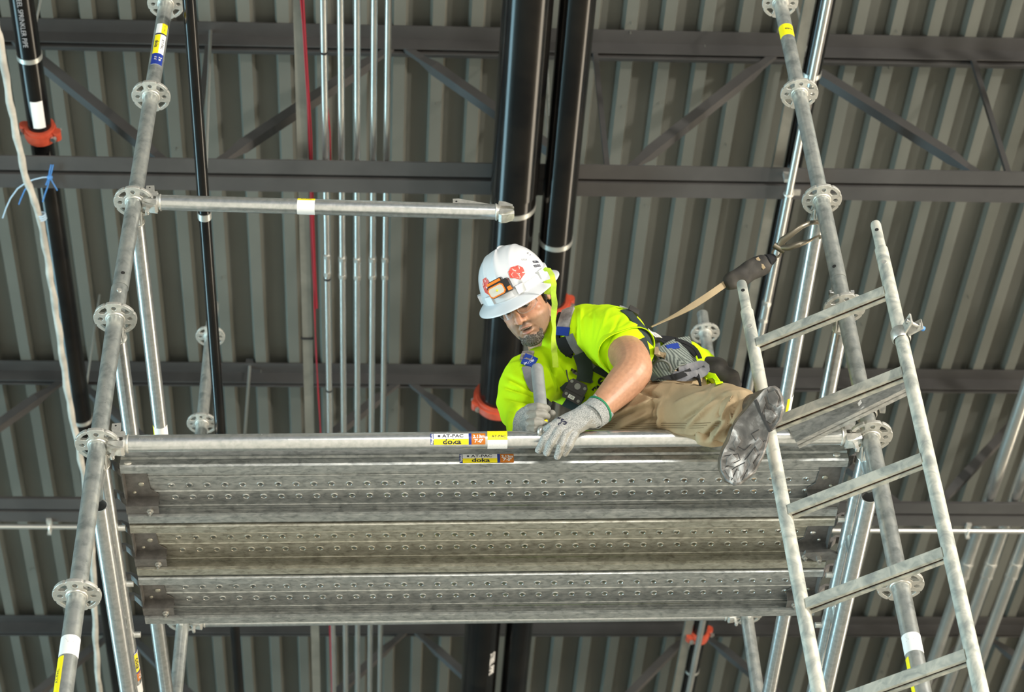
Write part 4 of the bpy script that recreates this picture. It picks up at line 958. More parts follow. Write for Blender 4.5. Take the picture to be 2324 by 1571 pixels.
# beard, sideburns and the hair at the back
def hairy(mb, voxel, amp, sc, name, mat, par, seed=0):
    me, co, nr = remesh(mb, voxel, 1); d = np.array([mnoise.noise(Vector((p[0]*sc, p[1]*sc, p[2]*sc))) for p in co]); return finish(me, co+nr*(d*amp)[:, None], name, mat, par)
mb = MB()
for a_, b_, c_, r in [(0, .084, -.107, (.024, .007, .015)), (0, .073, -.122, (.026, .013, .010)), (.020, .073, -.110, (.018, .009, .015)), (-.020, .073, -.110, (.018, .009, .015)), (.033, .0665, -.094, (.0065, .006, .016)), (-.033, .0665, -.094, (.0065, .006, .016)), (.034, .064, -.079, (.005, .005, .012)), (-.034, .064, -.079, (.005, .005, .012)), (0, .0850, -.0945, (.008, .005, .004))]: mb.ell(HP(a_, b_, c_), HA, r, 16, 10)
hairy(mb, .002, .0022, 420, 'beard', M['beard'], person)
for q in (-1, 1):
    mb = MB(); mb.path([HP(q*.069, .030, .045), HP(q*.0745, .022, .020), HP(q*.076, .014, -.004), HP(q*.073, .012, -.026), HP(q*.069, .014, -.040)], [.010, .0095, .0075, .0055, .002], 10, flatten=1); hairy(mb, .002, .002, 300, 'sideburn', M['hair'], person)
mb = MB(); mb.ell(HP(0, -.022, .035), HA, (.079, .095, .090), 30, 20); mb.ell(HP(0, -.055, -.02), HA, (.062, .055, .05), 24, 16); hairy(mb, .005, .003, 200, 'hair', M['hair'], person)
# ear plug
mb = MB(); mb.ell(HP(.084, .002, -.010), HA, (.007, .008, .009), 14, 10); mb.build('ear_plug', M['plastic_black'], person)
# ---- safety glasses
gl = bpy.data.objects.new('safety_glasses', None); C.objects.link(gl); gl.parent = person; gl.location = HP(0, .1, 0)-ROOT
for q in (-1, 1):
    loops = []
    for i in range(28):
        t = 2*PI*i/28; x = .0345+.0285*math.copysign(abs(math.cos(t))**.8, math.cos(t)); z = -.002+.021*math.copysign(abs(math.sin(t))**.85, math.sin(t)); 
        if x < .03 and z < 0: x += .004
        loops.append((x, z))
    yy = lambda x: .104-9.5*x*x-.05*max(0, x-.04)
    mb = MB(); N = 28; vs_ = [HP(q*.0345, yy(.0345), -.002)]+[HP(q*(.0345+(x-.0345)*.5), yy(.0345+(x-.0345)*.5), -.002+(z+.002)*.5) for x, z in loops]+[HP(q*x, yy(x), z) for x, z in loops]
    mb.add(vs_, [(0, 1+i, 1+(i+1) % N) for i in range(N)]+[(1+i, 1+N+i, 1+N+(i+1) % N, 1+(i+1) % N) for i in range(N)])
    me_ = mb.mesh('lens', world_of(gl)); ln_ = bpy.data.objects.new('lens', me_); C.objects.link(ln_); ln_.parent = gl; me_.materials.append(M['glass'])
    rim = [HP(q*x, yy(x), z) for x, z in loops]; mb = MB(); mb.path(rim[14:]+[rim[0]], .0006, 6); mb.build('lens_rim', M['rim'], gl)
    mb = MB(); mb.path([HP(q*.063, .064, .004), HP(q*.074, .045, .002), HP(q*.080, .01, -.002), HP(q*.078, -.02, -.006)], [.0011, .0012, .0011, .0010], 8, flatten=1); mb.build('temple_arm', M['rim'], gl)
mb = MB(); mb.path([HP(-.008, .1035, .006), HP(0, .105, .009), HP(.008, .1035, .006)], .0012, 8); mb.build('nose_bridge', M['rim'], gl)
# ---- hard hat with full brim
hat = bpy.data.objects.new('hard_hat', None); C.objects.link(hat); hat.parent = person; hat.location = HP(0, 0, .05)-ROOT
tp = math.radians(-1); hz = (hup*math.cos(tp)+hfw*math.sin(tp)).normalized(); hy = (hfw-hz*hfw.dot(hz)).normalized(); hx = hlf
HC = HP(0, -.004, .036)
def HH(a, b, c): return HC+hx*a+hy*b+hz*c
Rx, Ry, Rz = .1045, .120, .128
def dome(th, ph, off=0):        # th: azimuth, ph: 0 brim .. 90 top
    cx = math.cos(ph)**.82; sz = math.sin(ph)
    ribs = 0.0045*math.exp(-((math.cos(th))/.16)**2)*min(1, math.sin(ph)*3)        # centre ridge front to back
    for q in (-1, 1): ribs += .0022*math.exp(-((math.cos(th)*cx-q*.42)/.05)**2)*min(1, max(0, math.sin(ph)*3-.3))
    return HH((Rx+ribs+off)*cx*math.cos(th), (Ry+ribs+off)*cx*math.sin(th), (Rz+ribs+off)*sz)
mb = MB(); NT = 96; NP = 30; rings = []
for k in range(NP+1): ph = math.radians(89.2)*k/NP; rings.append([dome(2*PI*i/NT, ph) for i in range(NT)])
inner = [[dome(2*PI*i/NT, math.radians(89.2)*k/NP, -.004) for i in range(NT)] for k in range(NP, -1, -1)]
mb.loft(rings+inner, cap=False); m0 = len(rings)*NT; mb.f.append(tuple(range((NP)*NT, (NP+1)*NT))); mb.f.append(tuple(range((NP+1)*NT, (NP+2)*NT))[::-1])
shell = mb.build('shell', M['hat'], hat, smooth=60)
mb = MB(); prof = [(1.0, .006), (1.0, -.001), (1.13, -.008), (1.27, -.017), (1.30, -.0195), (1.302, -.022), (1.27, -.0205), (1.12, -.012), (.96, -.005), (.96, .002)]
mb.loft([[HH(Rx*(1+(s-1)*.86)*math.cos(t)*1.0, Ry*(1+(s-1)*(.95+.22*max(0, math.sin(t))))*math.sin(t), z-.004*(s-1)/.3*max(0, math.sin(t))) for s, z in prof] for t in [2*PI*i/NT for i in range(NT)]], close=True); brim = mb.build('brim', M['hat'], hat, smooth=50)
mb = MB()                                                   # raised band and accessory slots above the brim
mb.loft([[HH((Rx*s)*math.cos(t), (Ry*s)*math.sin(t), z) for s, z in ((1.0, .004), (1.035, .004), (1.03, .022), (.985, .026))] for t in [2*PI*i/NT for i in range(NT)]], close=True)
for th in (math.radians(18), math.radians(162), math.radians(118), math.radians(62)):
    P = HH(Rx*1.03*math.cos(th), Ry*1.03*math.sin(th), .017); n = (hx*math.cos(th)+hy*math.sin(th)).normalized(); mb.box(P, (n, n.cross(hz), hz), (.012, .026, .026))
mb.build('brim_band', M['hat'], hat, smooth=40)
t_hat = bvh(shell)
def onhat(px, py): return hit([t_hat], px, py)
def hat_flat(px, py, ang=0.):
    h = onhat(px, py); n = h[1]; x = CR*math.cos(ang)+CU*math.sin(ang); x = (x-n*x.dot(n)).normalized(); y = n.cross(x); return h[0], x, y, n
def hat_patch(px, py, poly, mat, name, ang=0., lift=.0012, par=None):
    P, x, y, n = hat_flat(px, py, ang); pts = []
    N = len(poly); rings = []
    def drop(a_, b_): q = P+x*a_+y*b_+n*.03; r = t_hat.ray_cast(q, -n); return (r[0] if r[0] is not None else P+x*a_+y*b_)+n*lift
    vs_ = [drop(0, 0)]; fs = []
    for s in (.5, 1): vs_ += [drop(a_*s, b_*s) for a_, b_ in poly]
    fs = [(0, 1+i, 1+(i+1) % N) for i in range(N)]+[(1+i, 1+N+i, 1+N+(i+1) % N, 1+(i+1) % N) for i in range(N)]
    return MB().add(vs_, fs).build(name, mat, par or hat, smooth=60), drop
def hat_text(s, px, py, size, mat, ang, sx=1., bold=.0003, lift=.0016):
    P, x, y, n = hat_flat(px, py, ang); v, f = text_mesh(s, size, 'CENTER', sx, bold)
    vs_ = []
    for p in v:
        q = P+x*p.x+y*p.y+n*.03; r = t_hat.ray_cast(q, -n); vs_.append((r[0] if r[0] is not None else P+x*p.x+y*p.y)+n*lift)
    return MB().add(vs_, f).build('helmet_lettering', mat, hat, smooth=0)
octo = lambda w, h: [(-w*.5, h), (w*.5, h), (w, h*.45), (w, -h*.45), (w*.1, -h*1.1), (-w*.5, -h*.7), (-w, -h*.4), (-w, h*.45)]
dn_ = lambda P, k=3: [(P[i][0]+(P[(i+1) % len(P)][0]-P[i][0])*j/k, P[i][1]+(P[(i+1) % len(P)][1]-P[i][1])*j/k) for i in range(len(P)) for j in range(k)]
hat_patch(1173, 619, dn_(octo(.024, .021)), M['hat_red'], 'round_sticker', math.radians(22)); hat_patch(1104, 652, dn_(octo(.017, .027)), M['hat_red'], 'round_sticker', math.radians(20))
hat_text('KLEIN', 1216, 595, .0110, M['ink'], math.radians(28), bold=.0005); hat_text('TOOLS', 1219, 604, .0110, M['ink'], math.radians(28), bold=.0005)
hat_text('- - - - -', 1172, 606, .0085, M['ink'], math.radians(22)); hat_text('- - -', 1176, 620, .008, M['ink'], math.radians(22)); hat_text('I I I I', 1190, 590, .010, M['grey_ink'], math.radians(20)); hat_text('L I', 1200, 577, .012, M['ink'], math.radians(-60))
# headlamp
h_ = onhat(1135, 655) or (HH(-.03, .12, .05), hy, 0); n = (h_[1]*.5+tv*.5).normalized(); x = (lat-n*lat.dot(n)).normalized(); y = n.cross(x); 
if y.dot(up0) < 0: y = -y
lp = bpy.data.objects.new('headlamp', None); C.objects.link(lp); lp.parent = hat; P = h_[0]+n*.012; lp.location = P-world_of(hat)
oc = lambda w, h, c=.25: [(-w+c*h, h), (w-c*h, h), (w, h-c*h), (w, -h+c*h), (w-c*h, -h), (-w+c*h, -h), (-w, -h+c*h), (-w, h-c*h)]
mb = MB(); mb.prism(oc(.034, .020), P+x*.004, (x, y, n), .026); mb.prism(oc(.022, .012), P+y*.018, (x, y, n), .020); mb.build('lamp_body', M['plastic_black'], lp, smooth=0)
mb = MB(); mb.prism(oc(.0255, .0165, .4), P-x*.006-y*.002+n*.013, (x, y, n), .004); mb.prism(oc(.022, .007), P+y*.0205-x*.004+n*.011, (x, y, n), .003); mb.prism(oc(.006, .006), P+x*.032-y*.012+n*.009, (x, y, n), .010); mb.build('orange_bezel', M['lamp_orange'], lp, smooth=0)
mb = MB(); mb.prism(oc(.0225, .0130, .4), P-x*.006-y*.002+n*.0150, (x, y, n), .002); lr = mb.build('lamp_reflector', M['lens'], lp, smooth=0)
mb = MB(); mb.ell(P-x*.004-y*.002+n*.017, (x, y, n), (.0035, .0035, .002), 12, 8); mb.build('led', M['yellow'], lp)
mb = MB(); rng = [HH(Rx*1.045*math.cos(t), Ry*1.045*math.sin(t), .030+.012*math.sin(t)) for t in [PI*.5+.25+k*.06 for k in range(0)]]; 
# chin strap / lanyard of yellow-green webbing hanging from the hat
pts = [(1235, 614, 5.80), (1238, 611, 5.79), (1246, 613, 5.785), (1253, 625, 5.785), (1257, 645, 5.79), (1256, 665, 5.80), (1259, 690, 5.80), (1257, 710, 5.805), (1256, 728, 5.81), (1258, 745, 5.82), (1256, 765, 5.825), (1257, 790, 5.83), (1260, 815, 5.835), (1261, 834, 5.84)]
wd = [.010, .012, .014, .0155, .0165, .015, .0175, .017, .013, .011, .013, .0165, .0175, .0175]
nn = [(tv+CR*.35*math.sin(i*.8)).normalized() for i in range(len(pts))]
ribbon([K(*p) for p in pts], nn, .016, .0018, widths=wd).build('chin_strap', M['hivis_strap'], hat, smooth=50)
ribbon([K(1241, 636, 5.86), K(1246, 650, 5.86), K(1243, 668, 5.87)], [tv]*3, .022, .0018).build('suspension_strap', M['hivis_strap'], hat)
# ---- clothes
def wrinkle(co, nr, amp, sc, stretch=(1, 1, 1), seed=0.):
    s = np.array(stretch)*sc; out = np.empty(len(co))
    A = np.array([list(CR), list(CU), list(CF)]); q = (co @ A.T)*s+seed
    for i, p in enumerate(q): out[i] = mnoise.noise(Vector(p))
    return co+nr*(out*amp)[:, None]
def creases(co, nr, segs):
    """pressed-in (amp<0) and raised folds along lines seen on the cloth"""
    q = co-np.array(CAM); z = q @ np.array(CF); X = W/2+F*(q @ np.array(CR))/z; Y = H/2-F*(q @ np.array(CU))/z; front = np.clip(-(nr @ np.array(CF))*1.6, 0, 1); out = np.zeros(len(co))
    for x0, y0, x1, y1, w, amp in segs:
        dx, dy = x1-x0, y1-y0; L2 = dx*dx+dy*dy; t = np.clip(((X-x0)*dx+(Y-y0)*dy)/L2, 0, 1); d = np.hypot(X-x0-t*dx, Y-y0-t*dy); tt = np.clip(t*(1-t)*4+.15, 0, 1)
        out += amp*np.exp(-(d/w)**2)*tt*front
    return co+nr*out[:, None]
def ridged(co, amp, sc, rot, stretch, seed=0.):
    """sharp folds: returns displacement; rot turns the fold direction in the picture plane"""
    A = np.array([list(CR), list(CU), list(CF)]); q = co @ A.T; c, s = math.cos(rot), math.sin(rot)
    q = np.stack([q[:, 0]*c+q[:, 1]*s, -q[:, 0]*s+q[:, 1]*c, q[:, 2]], 1)*np.array(stretch)*sc+seed
    return np.array([(1-2*abs(mnoise.noise(Vector(p))))*amp for p in q])
shirt = MB()
limb(shirt, ease([(1288, 842, 6.02, .104), (1325, 842, 6.03, .126), (1400, 845, 6.08, .128), (1500, 858, 6.13, .120), (1562, 866, 6.16, .118)], 4), 28)
limb(shirt, ease([(1268, 826, 6.0, .062), (1300, 774, 5.97, .080), (1352, 756, 5.93, .080), (1392, 764, 5.87, .078)], 4), 24)
limb(shirt, ease([(1262, 848, 6.00, .072), (1228, 850, 5.95, .078), (1196, 862, 5.90, .074)], 4), 24)
# left sleeve: open tube ending at the upper arm
limb(shirt, ease([(1365, 755, 5.92, .080), (1392, 765, 5.86, .082), (1411, 782, 5.80, .079), (1422, 797, 5.745, .076)], 3), 28)
# right sleeve: baggy, hanging to the wrist
limb(shirt, ease([(1205, 862, 5.90, .078), (1192, 892, 5.87, .074), (1187, 922, 5.83, .064), (1188, 948, 5.76, .052), (1187, 968, 5.69, .042), (1184, 984, 5.66, .034)], 4), 28)
me, co, nr = remesh(shirt, .0045, 5)
co = co+nr*ridged(co, .0085, 8, .9, (1, .40, .5), 3.1)[:, None]; co = wrinkle(co, nr, .006, 11, (1, 1, 1), 5.)
co = co+nr*ridged(co, .0045, 20, -.5, (1, .30, .5), 9.1)[:, None]
co = creases(co, nr, [(1222, 890, 1146, 852, 5, -.010), (1222, 900, 1142, 876, 4, -.009), (1220, 912, 1144, 902, 5, -.011), (1218, 925, 1150, 932, 4, -.009), (1216, 938, 1160, 958, 4, -.008), (1185, 838, 1215, 868, 5, .010), (1150, 888, 1212, 905, 4, .007),
    (1236, 826, 1262, 905, 4, .010), (1246, 822, 1276, 890, 3, -.008), (1268, 830, 1292, 880, 4, .008), (1250, 880, 1228, 930, 4, -.008), (1232, 850, 1246, 900, 3, -.006),
    (1306, 700, 1302, 770, 4, -.008), (1318, 696, 1322, 780, 4, .007), (1300, 780, 1330, 812, 4, -.007), (1345, 700, 1340, 790, 5, -.006), (1380, 700, 1350, 800, 4, .006), (1410, 712, 1368, 800, 4, -.006), (1330, 790, 1366, 828, 4, .008), (1440, 720, 1400, 742, 4, -.006), (1330, 850, 1350, 905, 3, -.006), (1345, 860, 1362, 900, 3, .006)])
sh = finish(me, co, 'shirt', M['hivis'], person)
# hollow cuff lip of the left sleeve
def cuff(P, d, r, w, name, mat, par, flare=.006, wob=.004, th=.0025, n=40):
    d = d.normalized(); a = d.orthogonal().normalized(); b = d.cross(a); rings = []
    for z, rr in ((-w, r), (0, r+flare), (0, r+flare-th), (-w, r-th)): rings.append([P+d*(z+wob*math.sin(i*2*PI/n*2+1)*.5)+(a*math.cos(2*PI*i/n)+b*math.sin(2*PI*i/n))*(rr+wob*math.sin(i*2*PI/n*3)) for i in range(n)])
    mb = MB(); mb.loft(rings, close=True); return mb.build(name, mat, par, smooth=60)
E_, S_ = K(1440, 828, 5.635), K(1392, 765, 5.86)
d = (E_-S_).normalized(); cuff(K(1425, 804, 5.715), d, .073, .05, 'sleeve_cuff', M['hivis'], sh, .010, .008)
# collar around the neck
nk = K(1258, 822, 6.01); dn1 = (HP(0, -.03, -.06)-nk).normalized(); cl = dn1.orthogonal().normalized()
ax1 = CR; ax1 = (ax1-dn1*ax1.dot(dn1)).normalized(); ax2 = dn1.cross(ax1)
mb = MB(); mb.torus(nk+dn1*.006, (ax1, ax2, dn1), .064, .0060, 40, 10, 1.8); mb.build('collar', M['hivis'], sh)
t_sh = bvh(sh)
# shirt print, partly hidden by the arm
h = hit([t_sh], 1364, 878)
if h:
    P, n = h[0], h[1]; x = (CR*.5+CU*.87); x = (x-n*x.dot(n)).normalized(); y = n.cross(x); v, f = text_mesh('RS', .046, 'CENTER', 1., .002); vs_ = []
    for p in v:
        q = P-y*0+x*p.x+y*p.y; r = t_sh.ray_cast(q+n*.06, -n); vs_.append((r[0] if r[0] is not None else q)+n*.0015)
    MB().add(vs_, f).build('shirt_print', M['ink'], sh, smooth=0)
# ---- trousers
tr = MB()
limb(tr, ease([(1586, 882, 6.14, .088), (1548, 880, 6.12, .100), (1480, 900, 5.94, .092), (1420, 922, 5.76, .074), (1392, 930, 5.68, .062)], 4), 28)
shin = [(1388, 930, 5.675, .062), (1430, 928, 5.64, .064), (1500, 927, 5.58, .062), (1560, 931, 5.51, .060), (1600, 938, 5.455, .064), (1640, 942, 5.405, .066), (1680, 940, 5.345, .060)]
limb(tr, ease(shin, 4), 28)
limb(tr, [(K(1560, 880, 6.12), .10), ((K(1560, 876, 6.14)+kn)/2, .085), (kn+Vector((0, 0, .01)), .066)]); limb(tr, [(kn+Vector((0, 0, .01)), .066), ((kn+ft)/2, .060), (ft-(ft-kn)*.05, .055)])
tr.ell(K(1618, 990, 5.40), (CR, CU, CF), (.036, .018, .022), 18, 12)
me, co, nr = remesh(tr, .0045, 4)
co = co+nr*ridged(co, .014, 6.5, -.7, (1, .30, .4), 1.3)[:, None]; co = co+nr*ridged(co, .008, 15, -1.0, (1, .30, .4), 7.7)[:, None]; co = wrinkle(co, nr, .006, 12, (1, 1, 1), 2.)
co = creases(co, nr, [(1365, 950, 1510, 902, 6, 0.0180), (1360, 975, 1450, 925, 5, -0.0180), (1380, 978, 1490, 930, 5, 0.0150), (1420, 975, 1500, 945, 4, -0.0135), (1440, 880, 1500, 905, 4, -0.0150), (1482, 905, 1470, 960, 5, -0.0150), (1500, 912, 1496, 972, 6, 0.0135),  # the steep pressed line at mid shin stands in for a cast shadow
    (1530, 918, 1600, 890, 5, 0.0135), (1545, 960, 1616, 900, 5, -0.0180), (1560, 968, 1632, 905, 5, 0.0150), (1596, 1000, 1634, 955, 5, -0.0240), (1612, 1004, 1644, 962, 4, 0.0180), (1626, 948, 1654, 902, 4, -0.0240), (1636, 955, 1664, 905, 4, 0.0180), (1650, 965, 1676, 900, 4, -0.0150), (1640, 895, 1700, 890, 5, 0.0120), (1520, 975, 1590, 985, 5, 0.0150), (1648, 995, 1660, 960, 4, -0.0150)])
pants = finish(me, co, 'trousers', M['khaki'], person); t_pa = bvh(pants)
M['stitch'] = flat('brown_stitching', (.15, .10, .05), .9)
for off in (0, 5, 10):
    strap([t_pa], [(1352, 958+off), (1420, 964+off), (1500, 961+off), (1580, 962+off), (1652, 956+off)], .0016, M['stitch'], pants, 'seam_stitching', .0006, .0008)
strap([t_pa], [(1470, 872), (1520, 869), (1552, 872)], .0016, M['stitch'], pants, 'seam_stitching', .0006, .0008)
# trouser hem
Pc = K(1690, 940, 5.335); d = (K(1690, 940, 5.335)-K(1600, 944, 5.43)).normalized(); cuff(Pc, d, .060, .05, 'trouser_hem', M['khaki'], pants, .006, .007)
# ---- boot, sole towards the camera
sole_px = [(1663, 1100), (1646, 1090), (1635, 1068), (1634, 1046), (1642, 1022), (1654, 1000), (1664, 968), (1678, 946), (1693, 930), (1708, 912), (1721, 898), (1733, 884), (1745, 877), (1756, 876), (1766, 883), (1774, 900), (1777, 924), (1770, 952), (1757, 972), (1745, 980), (1741, 1000), (1731, 1034), (1712, 1071), (1693, 1087), (1678, 1098)]
SO = K(1705, 985, 5.20); sx_ = (CR*.93-CF*.22*-1).normalized(); sx_ = (CR+CF*-.25).normalized(); sy_ = (CU+CF*.10); sy_ = (sy_-sx_*sy_.dot(sx_)).normalized(); sn = sx_.cross(sy_)
if sn.dot(tv) < 0: sn = -sn
def toS(px, py, h=0):
    d_ = ray(px, py); t_ = (SO+sn*h-CAM).dot(sn)/d_.dot(sn); return CAM+d_*t_
boot = bpy.data.objects.new('boot', None); C.objects.link(boot); boot.parent = person; boot.location = SO-ROOT
top = [toS(*p) for p in sole_px]; cen = sum(top, Vector())/len(top)
mb = MB(); mb.loft([[cen+(p-cen)*s-sn*z for p in top] for z, s in ((.001, .95), (.0, .97), (.004, 1.0), (.022, 1.02), (.030, .99))]); so = mb.build('sole', M['sole'], boot, smooth=40)
for lug in ([(1740, 893), (1758, 886), (1768, 902), (1762, 925), (1745, 915)], [(1735, 928), (1752, 932), (1762, 945), (1750, 962), (1738, 955)], [(1722, 915), (1733, 900), (1738, 915), (1728, 940)],
            [(1650, 1040), (1662, 1030), (1672, 1042), (1660, 1052), (1672, 1052), (1668, 1060), (1648, 1056)], [(1645, 1066), (1660, 1064), (1664, 1085), (1654, 1082)], [(1680, 1056), (1690, 1052), (1686, 1078), (1676, 1088)], [(1672, 1068), (1680, 1070), (1672, 1094), (1664, 1090)],
            [(1696, 1040), (1710, 1020), (1718, 1034), (1704, 1058)], [(1712, 1010), (1722, 992), (1732, 1004), (1722, 1026)], [(1698, 1062), (1708, 1050), (1712, 1060), (1696, 1080)], [(1664, 1006), (1674, 990), (1682, 1002), (1670, 1020)]):
    pts_ = [toS(*p) for p in lug]; c_ = sum(pts_, Vector())/len(pts_); mb = MB(); mb.loft([[c_+(p-c_)*s+sn*z for p in pts_] for z, s in ((-.003, 1.0), (.0012, 1.0), (.0022, .93))]); mb.build('tread_lug', M['sole'], so, smooth=0)
gm = MB()
def groove(pts, w=.0022): 
    q = [toS(*p, .0004) for p in dens(pts, 6)]; ribbon(q, [sn]*len(q), w, .0008, gm)
for gseg in ([(1716, 914), (1724, 930), (1735, 955), (1748, 978)], [(1742, 884), (1748, 905), (1766, 912)], [(1730, 905), (1742, 925), (1738, 945)], [(1748, 925), (1756, 945), (1752, 960)], [(1644, 1035), (1675, 1030), (1680, 1044), (1645, 1061)], [(1650, 1075), (1670, 1060), (1690, 1050)], [(1660, 1090), (1672, 1064)], [(1690, 1044), (1714, 1014), (1736, 1000)], [(1700, 1066), (1724, 1030)], [(1672, 1012), (1690, 1022), (1704, 1008)], [(1655, 1018), (1668, 1024)], [(1684, 1090), (1696, 1066)], [(1715, 1000), (1705, 985), (1722, 975)], [(1752, 892), (1756, 900), (1762, 896)]): groove(gseg)
gm.build('tread_groove', M['sole_dark'], so, smooth=0)
q = [toS(*p, .001) for p in ((1714, 908), (1722, 926), (1734, 952), (1749, 980))]; ribbon(q, [sn]*4, .009, .0015).build('heel_step', M['sole_dark'], so, smooth=0)
up = MB(); ank = K(1672, 945, 5.345)
rings = []
for z, s, sh_ in ((.014, 1.0, .004), (.034, .98, .014), (.056, .88, .024), (.078, .66, .034), (.094, .42, .04)): rings.append([cen+(p-cen)*s-sn*z-sx_*sh_ for p in top])
up.loft(rings); hl = toS(1735, 915)
limb(up, [(hl-sn*.05, .040), ((hl-sn*.07+ank)/2-sn*.02, .046), (ank-sn*.01, .046)], 20)
me, co, nr = remesh(up, .004, 4); co = wrinkle(co, nr, .004, 30, (1, 1, 1), 4.); upper = finish(me, co, 'boot_upper', M['boot'], boot)
# the other boot, behind him
mb = MB(); b2 = ft+Vector((.05, .03, .01)); limb(mb, [(ft, .048), (b2+Vector((0, 0, -.02)), .05)]); limb(mb, [(b2+Vector((.01, 0, -.04)), .042), (b2+Vector((.02, .10, -.035)), .042), (b2+Vector((.02, .17, -.04)), .034)]); me, co, nr = remesh(mb, .006, 4); finish(me, co, 'boot', M['boot'], person)
# ---- gloves
def finger(mb, pts, r):
    P = [K(*p) for p in pts]; n = len(P); limb(mb, [(P[i], r*(1.06-.16*i/(n-1))+(.0012 if 0 < i < n-1 else 0)) for i in range(n)], 14)
gl_m = MB()
palm = [(1350, 934, 5.478, .036), (1330, 948, 5.458, .038), (1308, 958, 5.446, .040), (1290, 966, 5.438, .038)]
P = ease(palm, 3)
def slab(mb, pts, wv, tvn, n=20):
    """flattened limb: elliptical sections, wide along wv, thin along tvn"""
    rings = []; m = len(pts)
    for k, (p, rw, rt, *w2) in enumerate(pts):
        wq = w2[0] if w2 else wv; rings.append([p+wq*(rw*math.cos(2*PI*i/n))+tvn*(rt*math.sin(2*PI*i/n)) for i in range(n)])
    mb.loft(rings)
wv = (K(1302, 990, 5.43)-K(1256, 965, 5.43)).normalized(); tn = CF
WV0 = (CR*.68-CU*.73).normalized()
hd = (K(1262, 985, 5.43)-K(1350, 930, 5.47)); 
slab(gl_m, [(K(1372, 918, 5.492), .039, .037, WV0), (K(1360, 930, 5.480), .040, .037, WV0), (K(1344, 942, 5.468), .041, .034, WV0), (K(1325, 951, 5.458), .041, .028, (WV0+wv)/2), (K(1305, 958, 5.446), .044, .024), (K(1288, 968, 5.438), .045, .020), (K(1275, 977, 5.434), .038, .015)], (wv*.85+CU*.1-CR*.0).normalized(), tn)
for pts in ([(1272, 966, 5.432), (1254, 974, 5.418), (1236, 996, 5.404), (1222, 1024, 5.412)], [(1282, 970, 5.428), (1266, 978, 5.410), (1252, 1004, 5.396), (1240, 1030, 5.408)],
            [(1294, 978, 5.428), (1283, 986, 5.410), (1272, 1012, 5.394), (1265, 1037, 5.408)], [(1306, 984, 5.434), (1300, 992, 5.416), (1291, 1012, 5.400), (1281, 1031, 5.412)]): finger(gl_m, pts, .0112)
finger(gl_m, [(1300, 956, 5.445), (1272, 960, 5.43), (1250, 968, 5.425), (1238, 974, 5.43)], .0112)
me, co, nr = remesh(gl_m, .0022, 3); co = wrinkle(co, nr, .0020, 60, (1, 1, 1), 1.)
M['glove'] = M['knit']
glL = finish(me, co, 'glove', M['knit'], person)
def two_tone(o, coco, test):
    o.data.materials.append(M['coat']); idx = []
    for p in o.data.polygons:
        c_ = coco[p.vertices[0]]; p.material_index = 1 if test(c_) else 0
def _unused(c_):
    x, y = proj(c_); return (x-1290)*.42+(y-1004) > 2+4*math.sin(x*.25) and False or (y > 975+(1300-x)*.12+6*math.sin(x*.6) and x < 1330 and ((x*1.3+y*.3) % 23) > 11) or ((x-1371)*(1010-944)/(1290-1371)*1.0+944 < y-6 and x > 1296)
me.update(); glL.data.materials.append(M['coat'])
gdir = (CR*.80-CU*.45-CF*.15).normalized()
for p in glL.data.polygons:
    x_, y_ = proj(co[p.vertices[0]]); p.material_index = 1 if (p.normal.dot(gdir) > .52+.12*math.sin(x_*.9)*math.sin(y_*.7) and x_ < 1352) else 0
t_gl = bvh(glL)
wd_ = (K(1371, 944, 5.49)-K(1327, 912, 5.49)); cu = MB()
axw = (WRd := (K(1400, 890, 5.53)-K(1349, 930, 5.482))).normalized()
cuff(K(1358, 932, 5.482), axw, .0405, .028, 'glove_cuff', M['knit'], glL, .002, .001); cuff(K(1362, 928, 5.485), axw, .0425, .005, 'glove_hem', M['gr_hem'], glL, .001, .001)
h = hit([t_gl], 1280, 958)
if h:
    P_, n = h[0], h[1]; x = (CR*.8+CU*.6); x = (x-n*x.dot(n)).normalized(); y = n.cross(x); mb = MB()
    for s_, sz, ox, oy in (('M', .012, 0, .018), ('S', .026, 0, 0), ('~', .02, -.012, .004)):
        v, f = text_mesh(s_, sz, 'CENTER', 1., .0012); vs_ = []
        for p in v: q = P_+x*(p.x+ox)+y*(p.y+oy); r = t_gl.ray_cast(q+n*.02, -n); vs_.append((r[0] if r[0] is not None else q)+n*.0008)
        mb.add(vs_, f)
    mb.build('glove_print', M['ink'], glL, smooth=0)
gr = MB()
slab(gr, [(K(1182, 990, 5.60), .026, .024), (K(1186, 978, 5.575), .032, .026), (K(1190, 960, 5.545), .036, .026), (K(1196, 942, 5.525), .034, .022), (K(1202, 930, 5.52), .024, .016)], (CR*.75-CU*.25-CF*.5).normalized(), (CR*.5+CF*.86).normalized())
for pts in ([(1192, 934, 5.545), (1202, 926, 5.512), (1220, 923, 5.497), (1237, 926, 5.508), (1243, 929, 5.53)], [(1188, 950, 5.53), (1198, 943, 5.500), (1218, 941, 5.482), (1236, 942, 5.495), (1242, 945, 5.515)],
            [(1190, 964, 5.52), (1199, 961, 5.488), (1214, 959, 5.470), (1226, 960, 5.482), (1232, 962, 5.50)], [(1194, 976, 5.52), (1202, 976, 5.488), (1213, 975, 5.475), (1223, 976, 5.487)]): finger(gr, pts, .0112)
finger(gr, [(1205, 962, 5.58), (1228, 954, 5.595), (1246, 948, 5.57), (1254, 938, 5.545)], .0118)
me, co, nr = remesh(gr, .0022, 3); co = wrinkle(co, nr, .0018, 60, (1, 1, 1), 4.); glR = finish(me, co, 'glove', M['knit'], person)
def tR(c_): x, y = proj(c_); return x > 1197+3*math.sin(y*.4)
two_tone(glR, co, tR)
